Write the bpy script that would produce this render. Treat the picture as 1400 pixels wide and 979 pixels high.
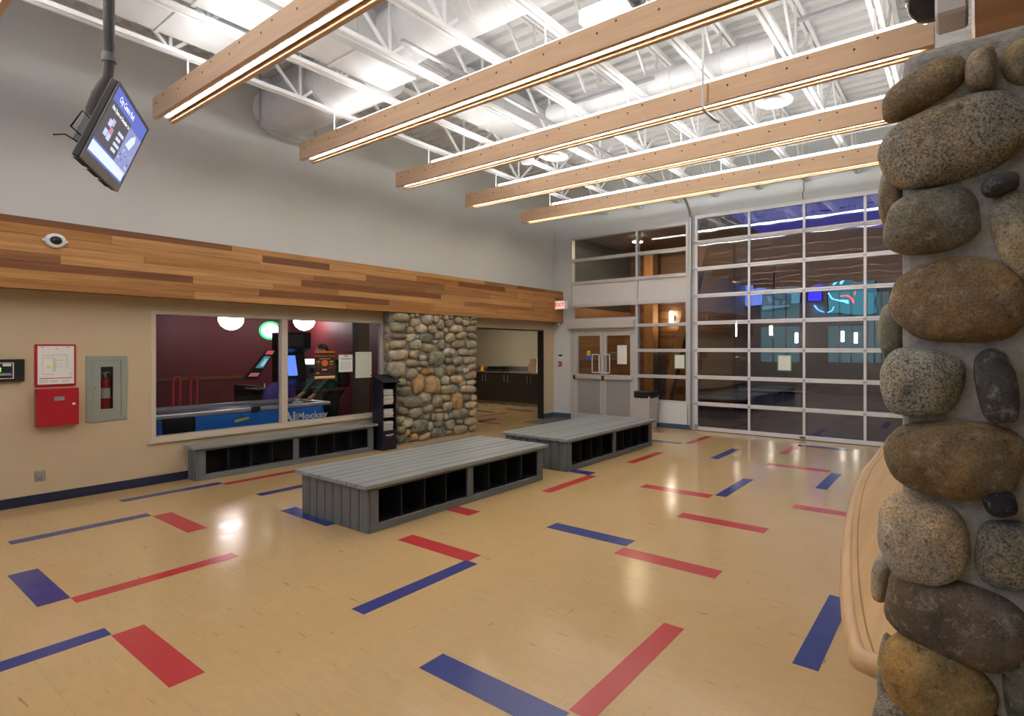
import bpy, bmesh, math, random
from mathutils import Vector, Matrix, noise

# ------------------------------------------------------------------ clear
for o in list(bpy.data.objects): bpy.data.objects.remove(o, do_unlink=True)
SC = bpy.context.scene
COL = SC.collection
R = math.radians

# ------------------------------------------------------------------ camera (image frame 1400 x 979)
FPX, U0, V0, TH, CAMH = 710.2, 888.3, 475.65, R(31.195), 1.714
cam = bpy.data.cameras.new('camera'); cam_o = bpy.data.objects.new('camera', cam); COL.objects.link(cam_o)
cam_o.location = (0, 0, CAMH); cam_o.rotation_euler = (R(90), 0, TH)
cam.sensor_width = 36; cam.lens = 36 * FPX / 1400
cam.shift_x = -(U0 - 700) / 1400; cam.shift_y = -(489.5 - V0) / 1400
cam.clip_start = .02
SC.camera = cam_o
# ------------------------------------------------------------------ world, exposure
wd = bpy.data.worlds.new('dusk'); SC.world = wd; wd.use_nodes = True
wd.node_tree.nodes['Background'].inputs[0].default_value = (.030, .040, .30, 1)
wd.node_tree.nodes['Background'].inputs[1].default_value = .8
SC.view_settings.view_transform = 'Standard'; SC.view_settings.look = 'None'
SC.view_settings.exposure = 0.5; SC.view_settings.gamma = 1; SC.view_settings.use_curve_mapping = False
# strengths of the lamps the place has
E_DOWN, E_UP = 30.0, 15.0

# pixel -> world helpers (a pixel is only a direction; the plane gives the distance)
_F = Vector((-math.sin(TH), math.cos(TH), 0)); _R = Vector((math.cos(TH), math.sin(TH), 0)); CAM = Vector((0, 0, CAMH))
def ray(u, v): return _F + _R * ((u - U0) / FPX) + Vector((0, 0, (V0 - v) / FPX))
def onx(u, v, x): d = ray(u, v); return CAM + d * (x / d.x)
def ony(u, v, y): d = ray(u, v); return CAM + d * (y / d.y)
def onz(u, v, z): d = ray(u, v); return CAM + d * ((z - CAMH) / d.z)

# ------------------------------------------------------------------ materials
MATS = {}
def _nt(name):
    m = bpy.data.materials.new(name); m.use_nodes = True; nt = m.node_tree
    for n in list(nt.nodes): nt.nodes.remove(n)
    out = nt.nodes.new('ShaderNodeOutputMaterial'); return m, nt, out
def _n(nt, t, **kw):
    n = nt.nodes.new(t)
    for k, v in kw.items(): setattr(n, k, v)
    return n
def _mixc(nt, fac, a, b, mode='MIX'):
    n = _n(nt, 'ShaderNodeMix', data_type='RGBA', blend_type=mode)
    for s, v in ((0, fac), (6, a), (7, b)):
        if isinstance(v, (int, float)): n.inputs[s].default_value = v
        elif isinstance(v, tuple): n.inputs[s].default_value = v if len(v) == 4 else v + (1,)
        else: nt.links.new(v, n.inputs[s])
    return n.outputs[2]
def _ramp(nt, fac, stops):
    n = _n(nt, 'ShaderNodeValToRGB'); cr = n.color_ramp
    while len(cr.elements) < len(stops): cr.elements.new(.5)
    for e, (p, c) in zip(cr.elements, stops):
        e.position = p; e.color = (c, c, c, 1) if isinstance(c, (int, float)) else c + (1,)
    nt.links.new(fac, n.inputs[0]); return n.outputs[0]
def _noise(nt, vec, scale, detail=3, rough=.55, dist=0):
    n = _n(nt, 'ShaderNodeTexNoise'); n.inputs['Scale'].default_value = scale
    n.inputs['Detail'].default_value = detail; n.inputs['Roughness'].default_value = rough; n.inputs['Distortion'].default_value = dist
    if vec is not None: nt.links.new(vec, n.inputs['Vector'])
    return n.outputs['Fac']
def _map(nt, scale=(1, 1, 1), kind='Object'):
    tc = _n(nt, 'ShaderNodeTexCoord'); mp = _n(nt, 'ShaderNodeMapping'); mp.inputs['Scale'].default_value = scale
    nt.links.new(tc.outputs[kind], mp.inputs['Vector']); return mp.outputs[0]
def _bsdf(nt, out, rough, metal=0, spec=.5):
    b = _n(nt, 'ShaderNodeBsdfPrincipled'); b.inputs['Roughness'].default_value = rough; b.inputs['Metallic'].default_value = metal
    b.inputs['Specular IOR Level'].default_value = spec; nt.links.new(b.outputs[0], out.inputs[0]); return b
def _bump(nt, b, h, strength, dist=.01):
    n = _n(nt, 'ShaderNodeBump'); n.inputs['Strength'].default_value = strength; n.inputs['Distance'].default_value = dist
    nt.links.new(h, n.inputs['Height']); nt.links.new(n.outputs[0], b.inputs['Normal'])
def mat(name, col, rough=.5, metal=0, spec=.5, var=.06, vscale=6, bump=0, bscale=60, stretch=(1, 1, 1)):
    if name in MATS: return MATS[name]
    m, nt, out = _nt(name); b = _bsdf(nt, out, rough, metal, spec); vec = _map(nt, stretch)
    f = _noise(nt, vec, vscale)
    lo = tuple(max(0, c * (1 - var * 2)) for c in col); hi = tuple(c * (1 + var * 2) for c in col)
    nt.links.new(_mixc(nt, f, lo, hi), b.inputs['Base Color'])
    if bump: _bump(nt, b, _noise(nt, vec, bscale), bump, .004)
    MATS[name] = m; return m
def emit(name, col, strength):
    if name in MATS: return MATS[name]
    m, nt, out = _nt(name); e = _n(nt, 'ShaderNodeEmission'); e.inputs[0].default_value = col + (1,); e.inputs[1].default_value = strength
    nt.links.new(e.outputs[0], out.inputs[0]); MATS[name] = m; return m
def glass(name, tint=(1, 1, 1), ior=1.5, wave=0, wscale=2.0, rough=0.0):
    if name in MATS: return MATS[name]
    m, nt, out = _nt(name)
    tr = _n(nt, 'ShaderNodeBsdfTransparent'); tr.inputs[0].default_value = tint + (1,)
    gl = _n(nt, 'ShaderNodeBsdfGlossy'); gl.inputs['Roughness'].default_value = rough
    fr = _n(nt, 'ShaderNodeFresnel'); fr.inputs[0].default_value = ior; mx = _n(nt, 'ShaderNodeMixShader')
    nt.links.new(fr.outputs[0], mx.inputs[0]); nt.links.new(tr.outputs[0], mx.inputs[1]); nt.links.new(gl.outputs[0], mx.inputs[2])
    nt.links.new(mx.outputs[0], out.inputs[0])
    if wave:
        bp = _n(nt, 'ShaderNodeBump'); bp.inputs['Strength'].default_value = wave; bp.inputs['Distance'].default_value = .02
        nt.links.new(_noise(nt, _map(nt, (1, 1, 1.8)), wscale, 1), bp.inputs['Height']); nt.links.new(bp.outputs[0], gl.inputs['Normal'])
    MATS[name] = m; return m
def wood(name, base=None, rough=.45, axis='Y', contrast=.35, spec=.4):
    """wood grain along an axis; base=None takes the object's own colour"""
    if name in MATS: return MATS[name]
    m, nt, out = _nt(name); b = _bsdf(nt, out, rough, 0, spec)
    sc = {'X': (.6, 14, 14), 'Y': (14, .6, 14), 'Z': (14, 14, .6)}[axis]
    vec = _map(nt, sc); oi = _n(nt, 'ShaderNodeObjectInfo')
    add = _n(nt, 'ShaderNodeVectorMath', operation='MULTIPLY_ADD'); add.inputs[1].default_value = (1, 1, 1)
    cmb = _n(nt, 'ShaderNodeCombineXYZ'); ml = _n(nt, 'ShaderNodeMath', operation='MULTIPLY'); ml.inputs[1].default_value = 57.0
    nt.links.new(oi.outputs['Random'], ml.inputs[0])
    for i in range(3): nt.links.new(ml.outputs[0], cmb.inputs[i])
    nt.links.new(vec, add.inputs[0]); nt.links.new(cmb.outputs[0], add.inputs[2])
    f = _noise(nt, add.outputs[0], 1.6, 5, .6, .6)
    g = _ramp(nt, f, [(.3, 1 - contrast), (.7, 1 + contrast * .4)])
    bc = oi.outputs['Color'] if base is None else base
    nt.links.new(_mixc(nt, 1.0, bc, g, 'MULTIPLY'), b.inputs['Base Color'])
    _bump(nt, b, f, .12, .003)
    MATS[name] = m; return m
def stone_mat(name, scale=1.0):
    """stone tinted by the object's own colour; alpha sets how speckled it is"""
    if name in MATS: return MATS[name]
    m, nt, out = _nt(name); b = _bsdf(nt, out, .62, 0, .35); oi = _n(nt, 'ShaderNodeObjectInfo'); vec = _map(nt, (scale,) * 3)
    cl = _noise(nt, vec, 9, 4, .6, .4); c1 = _ramp(nt, cl, [(.26, .42), (.42, .85), (.56, 1.05), (.72, 1.6)])
    hue = _noise(nt, vec, 5.5, 2); h1 = _mixc(nt, _ramp(nt, hue, [(.35, 0.0), (.65, 1.0)]), (.86, .96, 1.08), (1.14, 1.0, .78))
    col = _mixc(nt, 1.0, _mixc(nt, 1.0, oi.outputs['Color'], c1, 'MULTIPLY'), h1, 'MULTIPLY')
    sp = _ramp(nt, _noise(nt, vec, 170, 2, .7), [(.36, .30), (.5, 1.0), (.66, 1.5)])
    col2 = _mixc(nt, oi.outputs['Alpha'], col, _mixc(nt, 1.0, col, sp, 'MULTIPLY'))
    fl_ = _ramp(nt, _noise(nt, vec, 30, 8, .78), [(.535, 0.0), (.62, .75)]); col2 = _mixc(nt, fl_, col2, _mixc(nt, .55, col2, (.58, .54, .46)))
    pit = _ramp(nt, _noise(nt, vec, 42, 6, .7), [(.33, .8), (.41, 0.0)]); col2 = _mixc(nt, pit, col2, _mixc(nt, 1.0, col2, (.28, .26, .25), 'MULTIPLY'))
    nt.links.new(col2, b.inputs['Base Color']); _bump(nt, b, _noise(nt, vec, 26, 9, .74), .9, .014)
    MATS[name] = m; return m
def floor_mat():
    m, nt, out = _nt('vinyl_floor'); b = _bsdf(nt, out, .16, 0, .5); vec = _map(nt)
    cl = _noise(nt, vec, 1.1, 4, .6); mar = _noise(nt, _map(nt, (1, 7, 1)), 5, 5, .65, .5)
    base = _mixc(nt, cl, (.49, .33, .15), (.575, .395, .188))
    base = _mixc(nt, _ramp(nt, mar, [(.35, .25), (.65, 0.0)]), base, (.42, .27, .125))
    for sc, thr in (((30, 3.2, 1), .69), ((3.2, 34, 1), .675)):      # short dark scuff streaks
        s = _noise(nt, _map(nt, sc), 1.0, 3, .7); base = _mixc(nt, _ramp(nt, s, [(thr - .02, 0.0), (thr + .03, .6)]), base, (.16, .10, .055))
    br = _n(nt, 'ShaderNodeTexBrick'); br.offset = 0; br.squash = 1
    for k, v in (('Scale', 1.0), ('Mortar Size', .0012), ('Brick Width', .3048), ('Row Height', .3048), ('Mortar Smooth', .3)): br.inputs[k].default_value = v
    mp = _n(nt, 'ShaderNodeMapping'); mp.inputs['Location'].default_value = (1.585, -.99, 0); tc = _n(nt, 'ShaderNodeTexCoord')
    nt.links.new(tc.outputs['Object'], mp.inputs[0]); nt.links.new(mp.outputs[0], br.inputs['Vector'])
    sf = _n(nt, 'ShaderNodeMath', operation='MULTIPLY'); sf.inputs[1].default_value = .28
    nt.links.new(br.outputs['Fac'], sf.inputs[0])
    base = _mixc(nt, sf.outputs[0], base, (.2, .13, .07))
    nt.links.new(base, b.inputs['Base Color'])
    rr = _ramp(nt, _noise(nt, vec, 3, 3), [(.3, .11), (.7, .22)]); nt.links.new(rr, b.inputs['Roughness'])
    _bump(nt, b, _noise(nt, vec, 14, 2), .02, .004)
    return m

# ------------------------------------------------------------------ objects
ORG = {}
def link(o, parent=None):
    COL.objects.link(o)
    if parent is not None: o.parent = parent
def tag(o, label=None, cat=None, group=None, kind=None):
    if label: o['label'] = label
    if cat: o['category'] = cat
    if group: o['group'] = group
    if kind: o['kind'] = kind
    return o
def thing(name, loc, label, cat, group=None, kind=None, rz=0):
    o = bpy.data.objects.new(name, None); o.empty_display_size = .1; o.location = loc; o.rotation_euler[2] = rz; link(o)
    ORG[o] = Vector(loc); return tag(o, label, cat, group, kind)
class MB:
    def __init__(s): s.v = []; s.f = []
    def add(s, vs, fs):
        n = len(s.v); s.v += [tuple(v) for v in vs]; s.f += [tuple(i + n for i in f) for f in fs]; return s
    def box(s, x0, x1, y0, y1, z0, z1):
        if x0 > x1: x0, x1 = x1, x0
        if y0 > y1: y0, y1 = y1, y0
        if z0 > z1: z0, z1 = z1, z0
        return s.add([(x, y, z) for x in (x0, x1) for y in (y0, y1) for z in (z0, z1)],
                     [(0, 1, 3, 2), (4, 6, 7, 5), (0, 4, 5, 1), (2, 3, 7, 6), (0, 2, 6, 4), (1, 5, 7, 3)])
    def obox(s, c, ax, ay, az):          # centre and three half axes
        c, ax, ay, az = map(Vector, (c, ax, ay, az))
        return s.add([c + ax * i + ay * j + az * k for i in (-1, 1) for j in (-1, 1) for k in (-1, 1)],
                     [(0, 1, 3, 2), (4, 6, 7, 5), (0, 4, 5, 1), (2, 3, 7, 6), (0, 2, 6, 4), (1, 5, 7, 3)])
    def bar(s, a, b, w, t=None, up=(0, 0, 1)):   # square bar between two points
        a, b = Vector(a), Vector(b); t = t or w; d = (b - a); L = d.length; d.normalize(); u = Vector(up)
        if abs(d.dot(u)) > .98: u = Vector((1, 0, 0))
        r = d.cross(u).normalized(); u2 = r.cross(d).normalized()
        return s.obox((a + b) / 2, d * (L / 2), r * (w / 2), u2 * (t / 2))
    def tube(s, pts, r, n=10, caps=True):
        pts = [Vector(p) for p in pts]; rs = r if isinstance(r, (list, tuple)) else [r] * len(pts); rings = []; ref = None
        for i, p in enumerate(pts):
            d = (pts[min(i + 1, len(pts) - 1)] - pts[max(i - 1, 0)]).normalized()
            if ref is None: ref = Vector((0, 0, 1)) if abs(d.z) < .9 else Vector((1, 0, 0))
            a = d.cross(ref).normalized(); b = a.cross(d).normalized(); ref = b
            rings.append([p + (a * math.cos(2 * math.pi * k / n) + b * math.sin(2 * math.pi * k / n)) * rs[i] for k in range(n)])
        n0 = len(s.v)
        for rg in rings: s.v += [tuple(q) for q in rg]
        for i in range(len(rings) - 1):
            for k in range(n): s.f.append((n0 + i * n + k, n0 + i * n + (k + 1) % n, n0 + (i + 1) * n + (k + 1) % n, n0 + (i + 1) * n + k))
        if caps: s.f.append(tuple(n0 + k for k in reversed(range(n)))); s.f.append(tuple(n0 + (len(rings) - 1) * n + k for k in range(n)))
        return s
    def lathe(s, c, prof, n=16, axis=(0, 0, 1)):   # profile of (radius, height) turned round an axis
        ax = Vector(axis).normalized(); q = Vector((0, 0, 1)).rotation_difference(ax); c = Vector(c); n0 = len(s.v)
        for r, h in prof:
            for k in range(n):
                p = Vector((r * math.cos(2 * math.pi * k / n), r * math.sin(2 * math.pi * k / n), h)); s.v.append(tuple(c + q @ p))
        for i in range(len(prof) - 1):
            for k in range(n): s.f.append((n0 + i * n + k, n0 + i * n + (k + 1) % n, n0 + (i + 1) * n + (k + 1) % n, n0 + (i + 1) * n + k))
        s.f.append(tuple(n0 + k for k in reversed(range(n)))); s.f.append(tuple(n0 + (len(prof) - 1) * n + k for k in range(n)))
        return s
    def prism(s, pts, ext):               # polygon swept along a vector
        ext = Vector(ext); n = len(pts); a = [Vector(p) for p in pts]
        return s.add(a + [p + ext for p in a], [tuple(range(n))[::-1], tuple(range(n, 2 * n))] + [(i, (i + 1) % n, n + (i + 1) % n, n + i) for i in range(n)])
    def build(s, name, m, parent=None, smooth=False, bevel=0, seg=1, color=None, origin=None):
        org = ORG[parent] if parent is not None else (Vector(origin) if origin is not None else Vector((0, 0, 0)))
        me = bpy.data.meshes.new(name); me.from_pydata([tuple(Vector(v) - org) for v in s.v], [], s.f)
        bm = bmesh.new(); bm.from_mesh(me)
        bmesh.ops.recalc_face_normals(bm, faces=bm.faces)
        if bevel: bmesh.ops.bevel(bm, geom=bm.edges[:], offset=bevel, segments=seg, affect='EDGES', profile=.5)
        bm.to_mesh(me); bm.free()
        if smooth:
            for p in me.polygons: p.use_smooth = True
            me.set_sharp_from_angle(angle=R(smooth if smooth is not True else 40))
        me.materials.append(m); o = bpy.data.objects.new(name, me); link(o, parent); ORG[o] = org
        if parent is None: o.location = org
        if color: o.color = color if len(color) == 4 else color + (1,)
        return o
def box(name, x0, x1, y0, y1, z0, z1, m, parent=None, bevel=0, color=None, origin=None):
    return MB().box(x0, x1, y0, y1, z0, z1).build(name, m, parent, bevel=bevel, color=color, origin=origin)
def copy_tree(o, parent=None, off=None):
    c = o.copy(); link(c); c.parent = parent
    if off is not None: c.location = o.location + Vector(off)
    ORG[c] = ORG[o] + Vector(off) if off is not None else ORG[parent]
    for ch in list(o.children): copy_tree(ch, c)
    return c
def text(name, s, size, M4, m, parent=None, ext=.0008, align='CENTER', bold=0.0):
    cu = bpy.data.curves.new(name, 'FONT'); cu.body = s; cu.size = size; cu.align_x = align; cu.align_y = 'CENTER'; cu.extrude = ext; cu.resolution_u = 2; cu.offset = bold
    t = bpy.data.objects.new(name + '_curve', cu); me = bpy.data.meshes.new_from_object(t); bpy.data.objects.remove(t); bpy.data.curves.remove(cu)
    org = ORG[parent] if parent is not None else Vector((0, 0, 0))
    me.transform(Matrix.Translation(-org) @ M4); me.name = name; me.materials.clear(); me.materials.append(m)
    o = bpy.data.objects.new(name, me); link(o, parent); ORG[o] = org; return o
def frame4(origin, right, up):
    r = Vector(right).normalized(); u = Vector(up).normalized(); n = r.cross(u)
    return Matrix(((r.x, u.x, n.x, origin[0]), (r.y, u.y, n.y, origin[1]), (r.z, u.z, n.z, origin[2]), (0, 0, 0, 1)))
_ICO = {}
def stone(parent, c, axes, seed, m, color, sub=2, e=.78, amp=.10, name='stone'):
    """rounded irregular cobble: centre, three half-axis vectors"""
    if sub not in _ICO:
        bm = bmesh.new(); bmesh.ops.create_icosphere(bm, subdivisions=sub, radius=1); bm.verts.ensure_lookup_table()
        _ICO[sub] = ([v.co.copy() for v in bm.verts], [tuple(v.index for v in f.verts) for f in bm.faces]); bm.free()
    vs, fs = _ICO[sub]; a, b, d = map(Vector, axes); c = Vector(c); off = Vector((seed * 7.13, seed * 3.7, seed * 1.9)); out = []
    for p in vs:
        q = Vector([math.copysign(abs(t) ** e, t) for t in p])
        k = 1 + amp * noise.noise(p * 1.1 + off) * 1.6 + amp * .35 * noise.noise(p * 2.7 + off)
        out.append(c + (a * q.x + b * q.y + d * q.z) * k)
    mb = MB(); mb.add(out, fs); o = mb.build(name, m, parent, color=color)
    for p in o.data.polygons: p.use_smooth = True
    return o

# shared materials
m_white = mat('white_paint', (.80, .80, .78), .45, var=.02)
m_wall_up = mat('sage_wall_paint', (.63, .635, .60), .6, var=.02, vscale=2)
m_wall_lo = mat('beige_wall_paint', (.57, .45, .285), .6, var=.025, vscale=2)
m_wall_back = mat('pale_grey_wall_paint', (.63, .65, .63), .55, var=.02, vscale=2)
m_alu = mat('anodised_aluminium', (.64, .625, .60), .38, .35, var=.02)
m_alu_w = mat('light_aluminium', (.76, .75, .74), .35, .2, var=.02)
m_steel = mat('galvanised_steel', (.48, .49, .50), .35, .8, var=.06, vscale=20)
m_dsteel = mat('dark_steel', (.10, .10, .105), .45, .6)
m_black = mat('black_plastic', (.012, .012, .014), .4)
m_blackm = mat('black_matte', (.006, .006, .007), .8)
m_base = mat('navy_rubber_base', (.012, .018, .05), .5)
m_base2 = mat('slate_blue_rubber_base', (.05, .085, .14), .5)
m_red = mat('signal_red_enamel', (.42, .010, .022), .35, var=.02)
m_paper = mat('paper', (.78, .77, .72), .7, var=.02)
m_glass = glass('window_glass', (.95, .96, .96), 1.42)
m_glass1 = glass('interior_window_glass', (.96, .965, .965), 1.27)

# ================================================================== STRUCTURE
XL, YB, XR, YR, ZD = -8.71, 9.79, 3.6, -3.6, 5.62
XLo = XL - .14
def structure(o, label, cat): return tag(o, label, cat, kind='structure')
# ---- floor with inlaid strips
fl = MB().box(XLo, XR, YR, YB + .16, -.12, 0).box(-15.6, XLo, 7.1, 11.9, -.12, 0).build('floor', floor_mat())
structure(fl, 'glossy tan vinyl tile floor with inlaid red and blue strips', 'floor')
m_sred = mat('red_vinyl', (.46, .045, .05), .2, var=.05, vscale=3); m_sblu = mat('blue_vinyl', (.024, .042, .205), .2, var=.06, vscale=3)
GX = lambda i: -1.585 - .9144 * i          # grid lines of the 3 ft module
GY = lambda j: .99 + .913 * j
SW = .15
def strip(x0, x1, y0, y1, c): box('floor_strip', x0, x1, y0, y1, -.002, .0015, m_sred if c == 'r' else m_sblu, fl)
def sy(x, j, c, n=1): strip(x, x + SW * .93, GY(j), GY(j + n), c)            # runs along the room
def sx(y, i, c): strip(GX(i), GX(i - 1), y, y + SW, c)                        # runs across the room
sy(-7.24, 0, 'b'); sy(-5.24, 0, 'r'); sy(-4.50, -1, 'b'); sy(-8.14, 1, 'b'); sy(-8.03, 2, 'r'); sy(-7.10, 2, 'b')
sy(-3.44, 1, 'b'); sy(-1.60, 1, 'r'); sy(-.80, 2, 'b'); sy(-4.33, 4, 'r'); sy(-4.33, 6, 'r'); sy(-2.48, 5, 'b'); sy(-3.38, 7, 'b')
sy(-4.30, 8, 'r'); sy(-1.56, 6, 'b'); sy(-2.58, 8, 'r'); sy(-8.12, 5, 'b'); sy(-7.1, -2, 'r'); sy(-6.2, -2, 'b')
sx(1.90, 6, 'r'); sx(.84, 5, 'b');
strip(-4.345, -3.43, .985, 1.13, 'r')
sx(2.66, 5, 'b'); sx(2.80, 3, 'r'); sx(1.74, 1, 'b'); sx(3.73, 2, 'b'); sx(3.55, 1, 'r'); sx(4.65, 1, 'r'); sx(5.41, 2, 'r')
sx(7.38, 1, 'r'); sx(5.55, 0, 'r'); sx(9.10, 1, 'b'); sx(8.18, 4, 'b'); sx(3.58, 4, 'r'); sx(5.57, 4, 'b'); sx(9.10, 5, 'r')
strip(-10.45, -10.30, 8.9, 9.8, 'r'); strip(-9.75, -9.60, 7.9, 8.8, 'b'); strip(-9.75, -8.92, 8.2, 8.35, 'r'); strip(-10.95, -9.95, 10.3, 10.45, 'b'); strip(-11.6, -10.7, 9.6, 9.75, 'b')

# ---- left wall: beige below, sage above, holes for the games-room window and the wide opening
w = MB(); WY0, WY1, WZ0, WZ1 = 2.33, 5.40, .545, 2.185; OY0, OY1, OZ = 7.14, 9.42, 2.14; ZS = 2.45
CY0, CY1, CZ0, CZ1 = 1.81, 2.065, .90, 1.565      # recess of the extinguisher cabinet
w.box(XLo, XL, YR, CY0, 0, ZS).box(XLo, XL, CY1, WY0, 0, ZS).box(XLo, XL, CY0, CY1, 0, CZ0).box(XLo, XL, CY0, CY1, CZ1, ZS).box(XLo, XL, WY0, WY1, 0, WZ0).box(XLo, XL, WY0, WY1, WZ1, ZS).box(XLo, XL, WY1, OY0, 0, ZS)
w.box(XLo, XL, OY0, OY1, OZ, ZS).box(XLo, XL, OY1, YB, 0, ZS)
wl = w.build('wall_left', m_wall_lo); structure(wl, 'long left wall, beige below and sage grey above the wood band', 'wall')
box('upper_wall', XLo, XL, YR, YB + .16, ZS, ZD + .06, m_wall_up, wl)
box('opening_edge', XLo - .01, XL + .012, OY1 - .045, OY1, 0, OZ, m_black, wl); box('opening_head', XLo - .01, XL + .012, OY0, OY1 - .045, OZ - .025, OZ, m_black, wl)
# ---- back wall around storefront and big door
SX0, SX1, SXM, SZ1 = -8.18, -4.98, -6.27, 4.38; GX0, GX1, GZ1 = -4.80, .66, 4.47
w = MB(); T = .16
w.box(XL, SX0, YB, YB + T, 0, ZD).box(SX0, SX1, YB, YB + T, SZ1, ZD).box(SXM, SX1, YB - .06, YB + T, 0, .53).box(SX1, GX0, YB, YB + T, 0, ZD)
w.box(GX0, GX1, YB, YB + T, GZ1, ZD).box(GX1, XR, YB, YB + T, 0, ZD)
wb = w.build('wall_back', m_wall_back); structure(wb, 'pale grey end wall around the storefront glazing and big glass door', 'wall')
structure(box('wall_right', XR, XR + .15, YR, YB + T, 0, ZD, m_wall_up), 'sage grey side wall behind the counter, out of frame', 'wall')
structure(box('wall_rear', XLo, XR + .15, YR - .15, YR, 0, ZD, m_wall_up), 'sage grey wall behind the camera', 'wall')
# ---- baseboards
bl = box('baseboard_left', XL, XL + .012, YR, 5.34, 0, .105, m_base); structure(bl, 'navy rubber baseboard along the beige left wall', 'baseboard')
box('base_lip', XL + .012, XL + .022, YR, 5.34, 0, .012, m_base, bl)
bb = MB().box(XL + .002, SX0 + .02, YB - .012, YB, 0, .12).box(-5.98, GX0 - .06, YB - .072, YB - .06, 0, .10).box(XL, XL + .012, OY1, YB - .012, 0, .12).build('baseboard_back', m_base2)
structure(bb, 'slate blue rubber baseboard at the foot of the end wall', 'baseboard')
# ---- ceiling: corrugated metal roof deck, flutes across the room
m_deck = mat('white_roof_deck', (.74, .74, .73), .5, var=.02)
vs, fs, y, k = [], [], YR, 0
prof = [(0, 0), (.04, 0), (.06, -.045), (.13, -.045), (.15, 0), (.19, 0)]
pts = []
while y < YB + .1:
    for dy, dz in prof[:-1]: pts.append((y + dy, ZD + .05 + dz))
    y += .19
for yy, zz in pts: vs += [(XLo, yy, zz), (XR + .1, yy, zz)]
fs = [(2 * i, 2 * i + 1, 2 * i + 3, 2 * i + 2) for i in range(len(pts) - 1)]
n0 = len(vs); vs += [(XLo, YR, ZD + .12), (XR + .1, YR, ZD + .12), (XLo, YB + .2, ZD + .12), (XR + .1, YB + .2, ZD + .12)]; fs.append((n0, n0 + 1, n0 + 3, n0 + 2))
cl = MB().add(vs, fs).build('ceiling', m_deck); structure(cl, 'white corrugated metal roof deck above the joists', 'ceiling')

# ---- wood band of thin boards on the left wall
m_board = wood('band_board_wood', None, .38, 'Y', .38)
TX = -8.40; TZ0, TZ1 = 2.335, 3.085
tr = thing('trim_1', (XL, 5, TZ0), 'wide band of mixed brown wood boards along the left wall', 'wood trim', kind='structure')
box('backing', XL + .002, TX - .022, YR, YB - .005, TZ0 + .01, TZ1 - .01, mat('band_soffit_wood', (.30, .14, .05), .5), tr)
random.seed(11)
TONES = [(.42, .19, .055), (.48, .235, .075), (.36, .15, .042), (.29, .125, .04), (.53, .27, .095), (.44, .20, .05), (.22, .085, .03), (.33, .17, .06)]
rows = [.075, .10, .10, .085, .10, .09, .10, .10]; z = TZ1; s = sum(rows)
for ri, rh in enumerate(rows):
    rh *= (TZ1 - TZ0) / s; y = YR - random.random() * 1.2; last = -1
    while y < YB - .01:
        L = random.choice([.9, 1.2, 1.5, 1.9, 2.4]); y1 = min(y + L, YB - .005); y0 = max(y, YR)
        if YB - y1 < .3: y1 = YB - .005
        k = random.choice([i for i in (0, 0, 1, 1, 2, 3, 4, 4, 5, 6, 7) if i != last]); last = k
        if y1 > y0 + .05: box('board', TX - .022, TX - random.choice([0, .002, .004]), y0, y1 - .0015, z - rh + .001, z, m_board, tr, color=TONES[k])
        y = y1
    z -= rh
# ---- wood fascia over the near pillar
tf = thing('trim_2', (.02, 1.35, 2.36), 'brown wood fascia sitting on the near stone pillar at upper right', 'wood trim', kind='structure')
m_fas = wood('fascia_wood', None, .42, 'X', .38)
box('backing', .045, 2.6, 1.33, 1.9, 2.352, 3.3, mat('band_soffit_wood', (.3, .14, .05)), tf)
for i in range(4): box('board', .02, 2.6, 1.31, 1.33, 2.352 + i * .235, 2.352 + i * .235 + .2345, m_fas, tf, color=[(.30, .125, .035), (.33, .14, .04), (.27, .11, .03), (.3, .13, .04)][i])
box('end_board', .02, .045, 1.33, 1.9, 2.352, 3.29, m_fas, tf, color=(.25, .10, .03))

# ---- window 1: games-room window
wn = thing('window_1', (XL, (WY0 + WY1) / 2, WZ0), 'wide two-pane interior window with cream frame into the games room', 'window', kind='structure')
m_cream = mat('cream_window_frame', (.60, .52, .40), .45, var=.02)
fw = .045
for a in ((WY0, WY1, WZ1 - fw, WZ1), (WY0, WY1, WZ0, WZ0 + fw), (WY0, WY0 + fw, WZ0 + fw, WZ1 - fw), (WY1 - fw, WY1, WZ0 + fw, WZ1 - fw)):
    box('frame_bar', XLo, XL + .006, *a, m_cream, wn)
box('sill', XL + .001, XL + .035, WY0 - .03, WY1 + .03, WZ0 - .03, WZ0 + .004, m_cream, wn)
YM = 3.83
box('mullion', XLo + .02, XL - .01, YM - .04, YM + .04, WZ0 + fw, WZ1 - fw, m_cream, wn)
for ya, yb in ((WY0 + fw, YM - .04), (YM + .04, WY1 - fw)):
    p = box('pane', XL - .075, XL - .069, ya, yb, WZ0 + fw, WZ1 - fw, m_glass1, wn)
m_bluetrim = mat('pale_blue_gasket', (.45, .5, .8), .3)
for yy in (YM - .046, WY1 - fw - .012): box('gasket', XL - .069, XL - .055, yy, yy + .006, WZ0 + fw, WZ1 - fw, m_bluetrim, wn)

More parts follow.
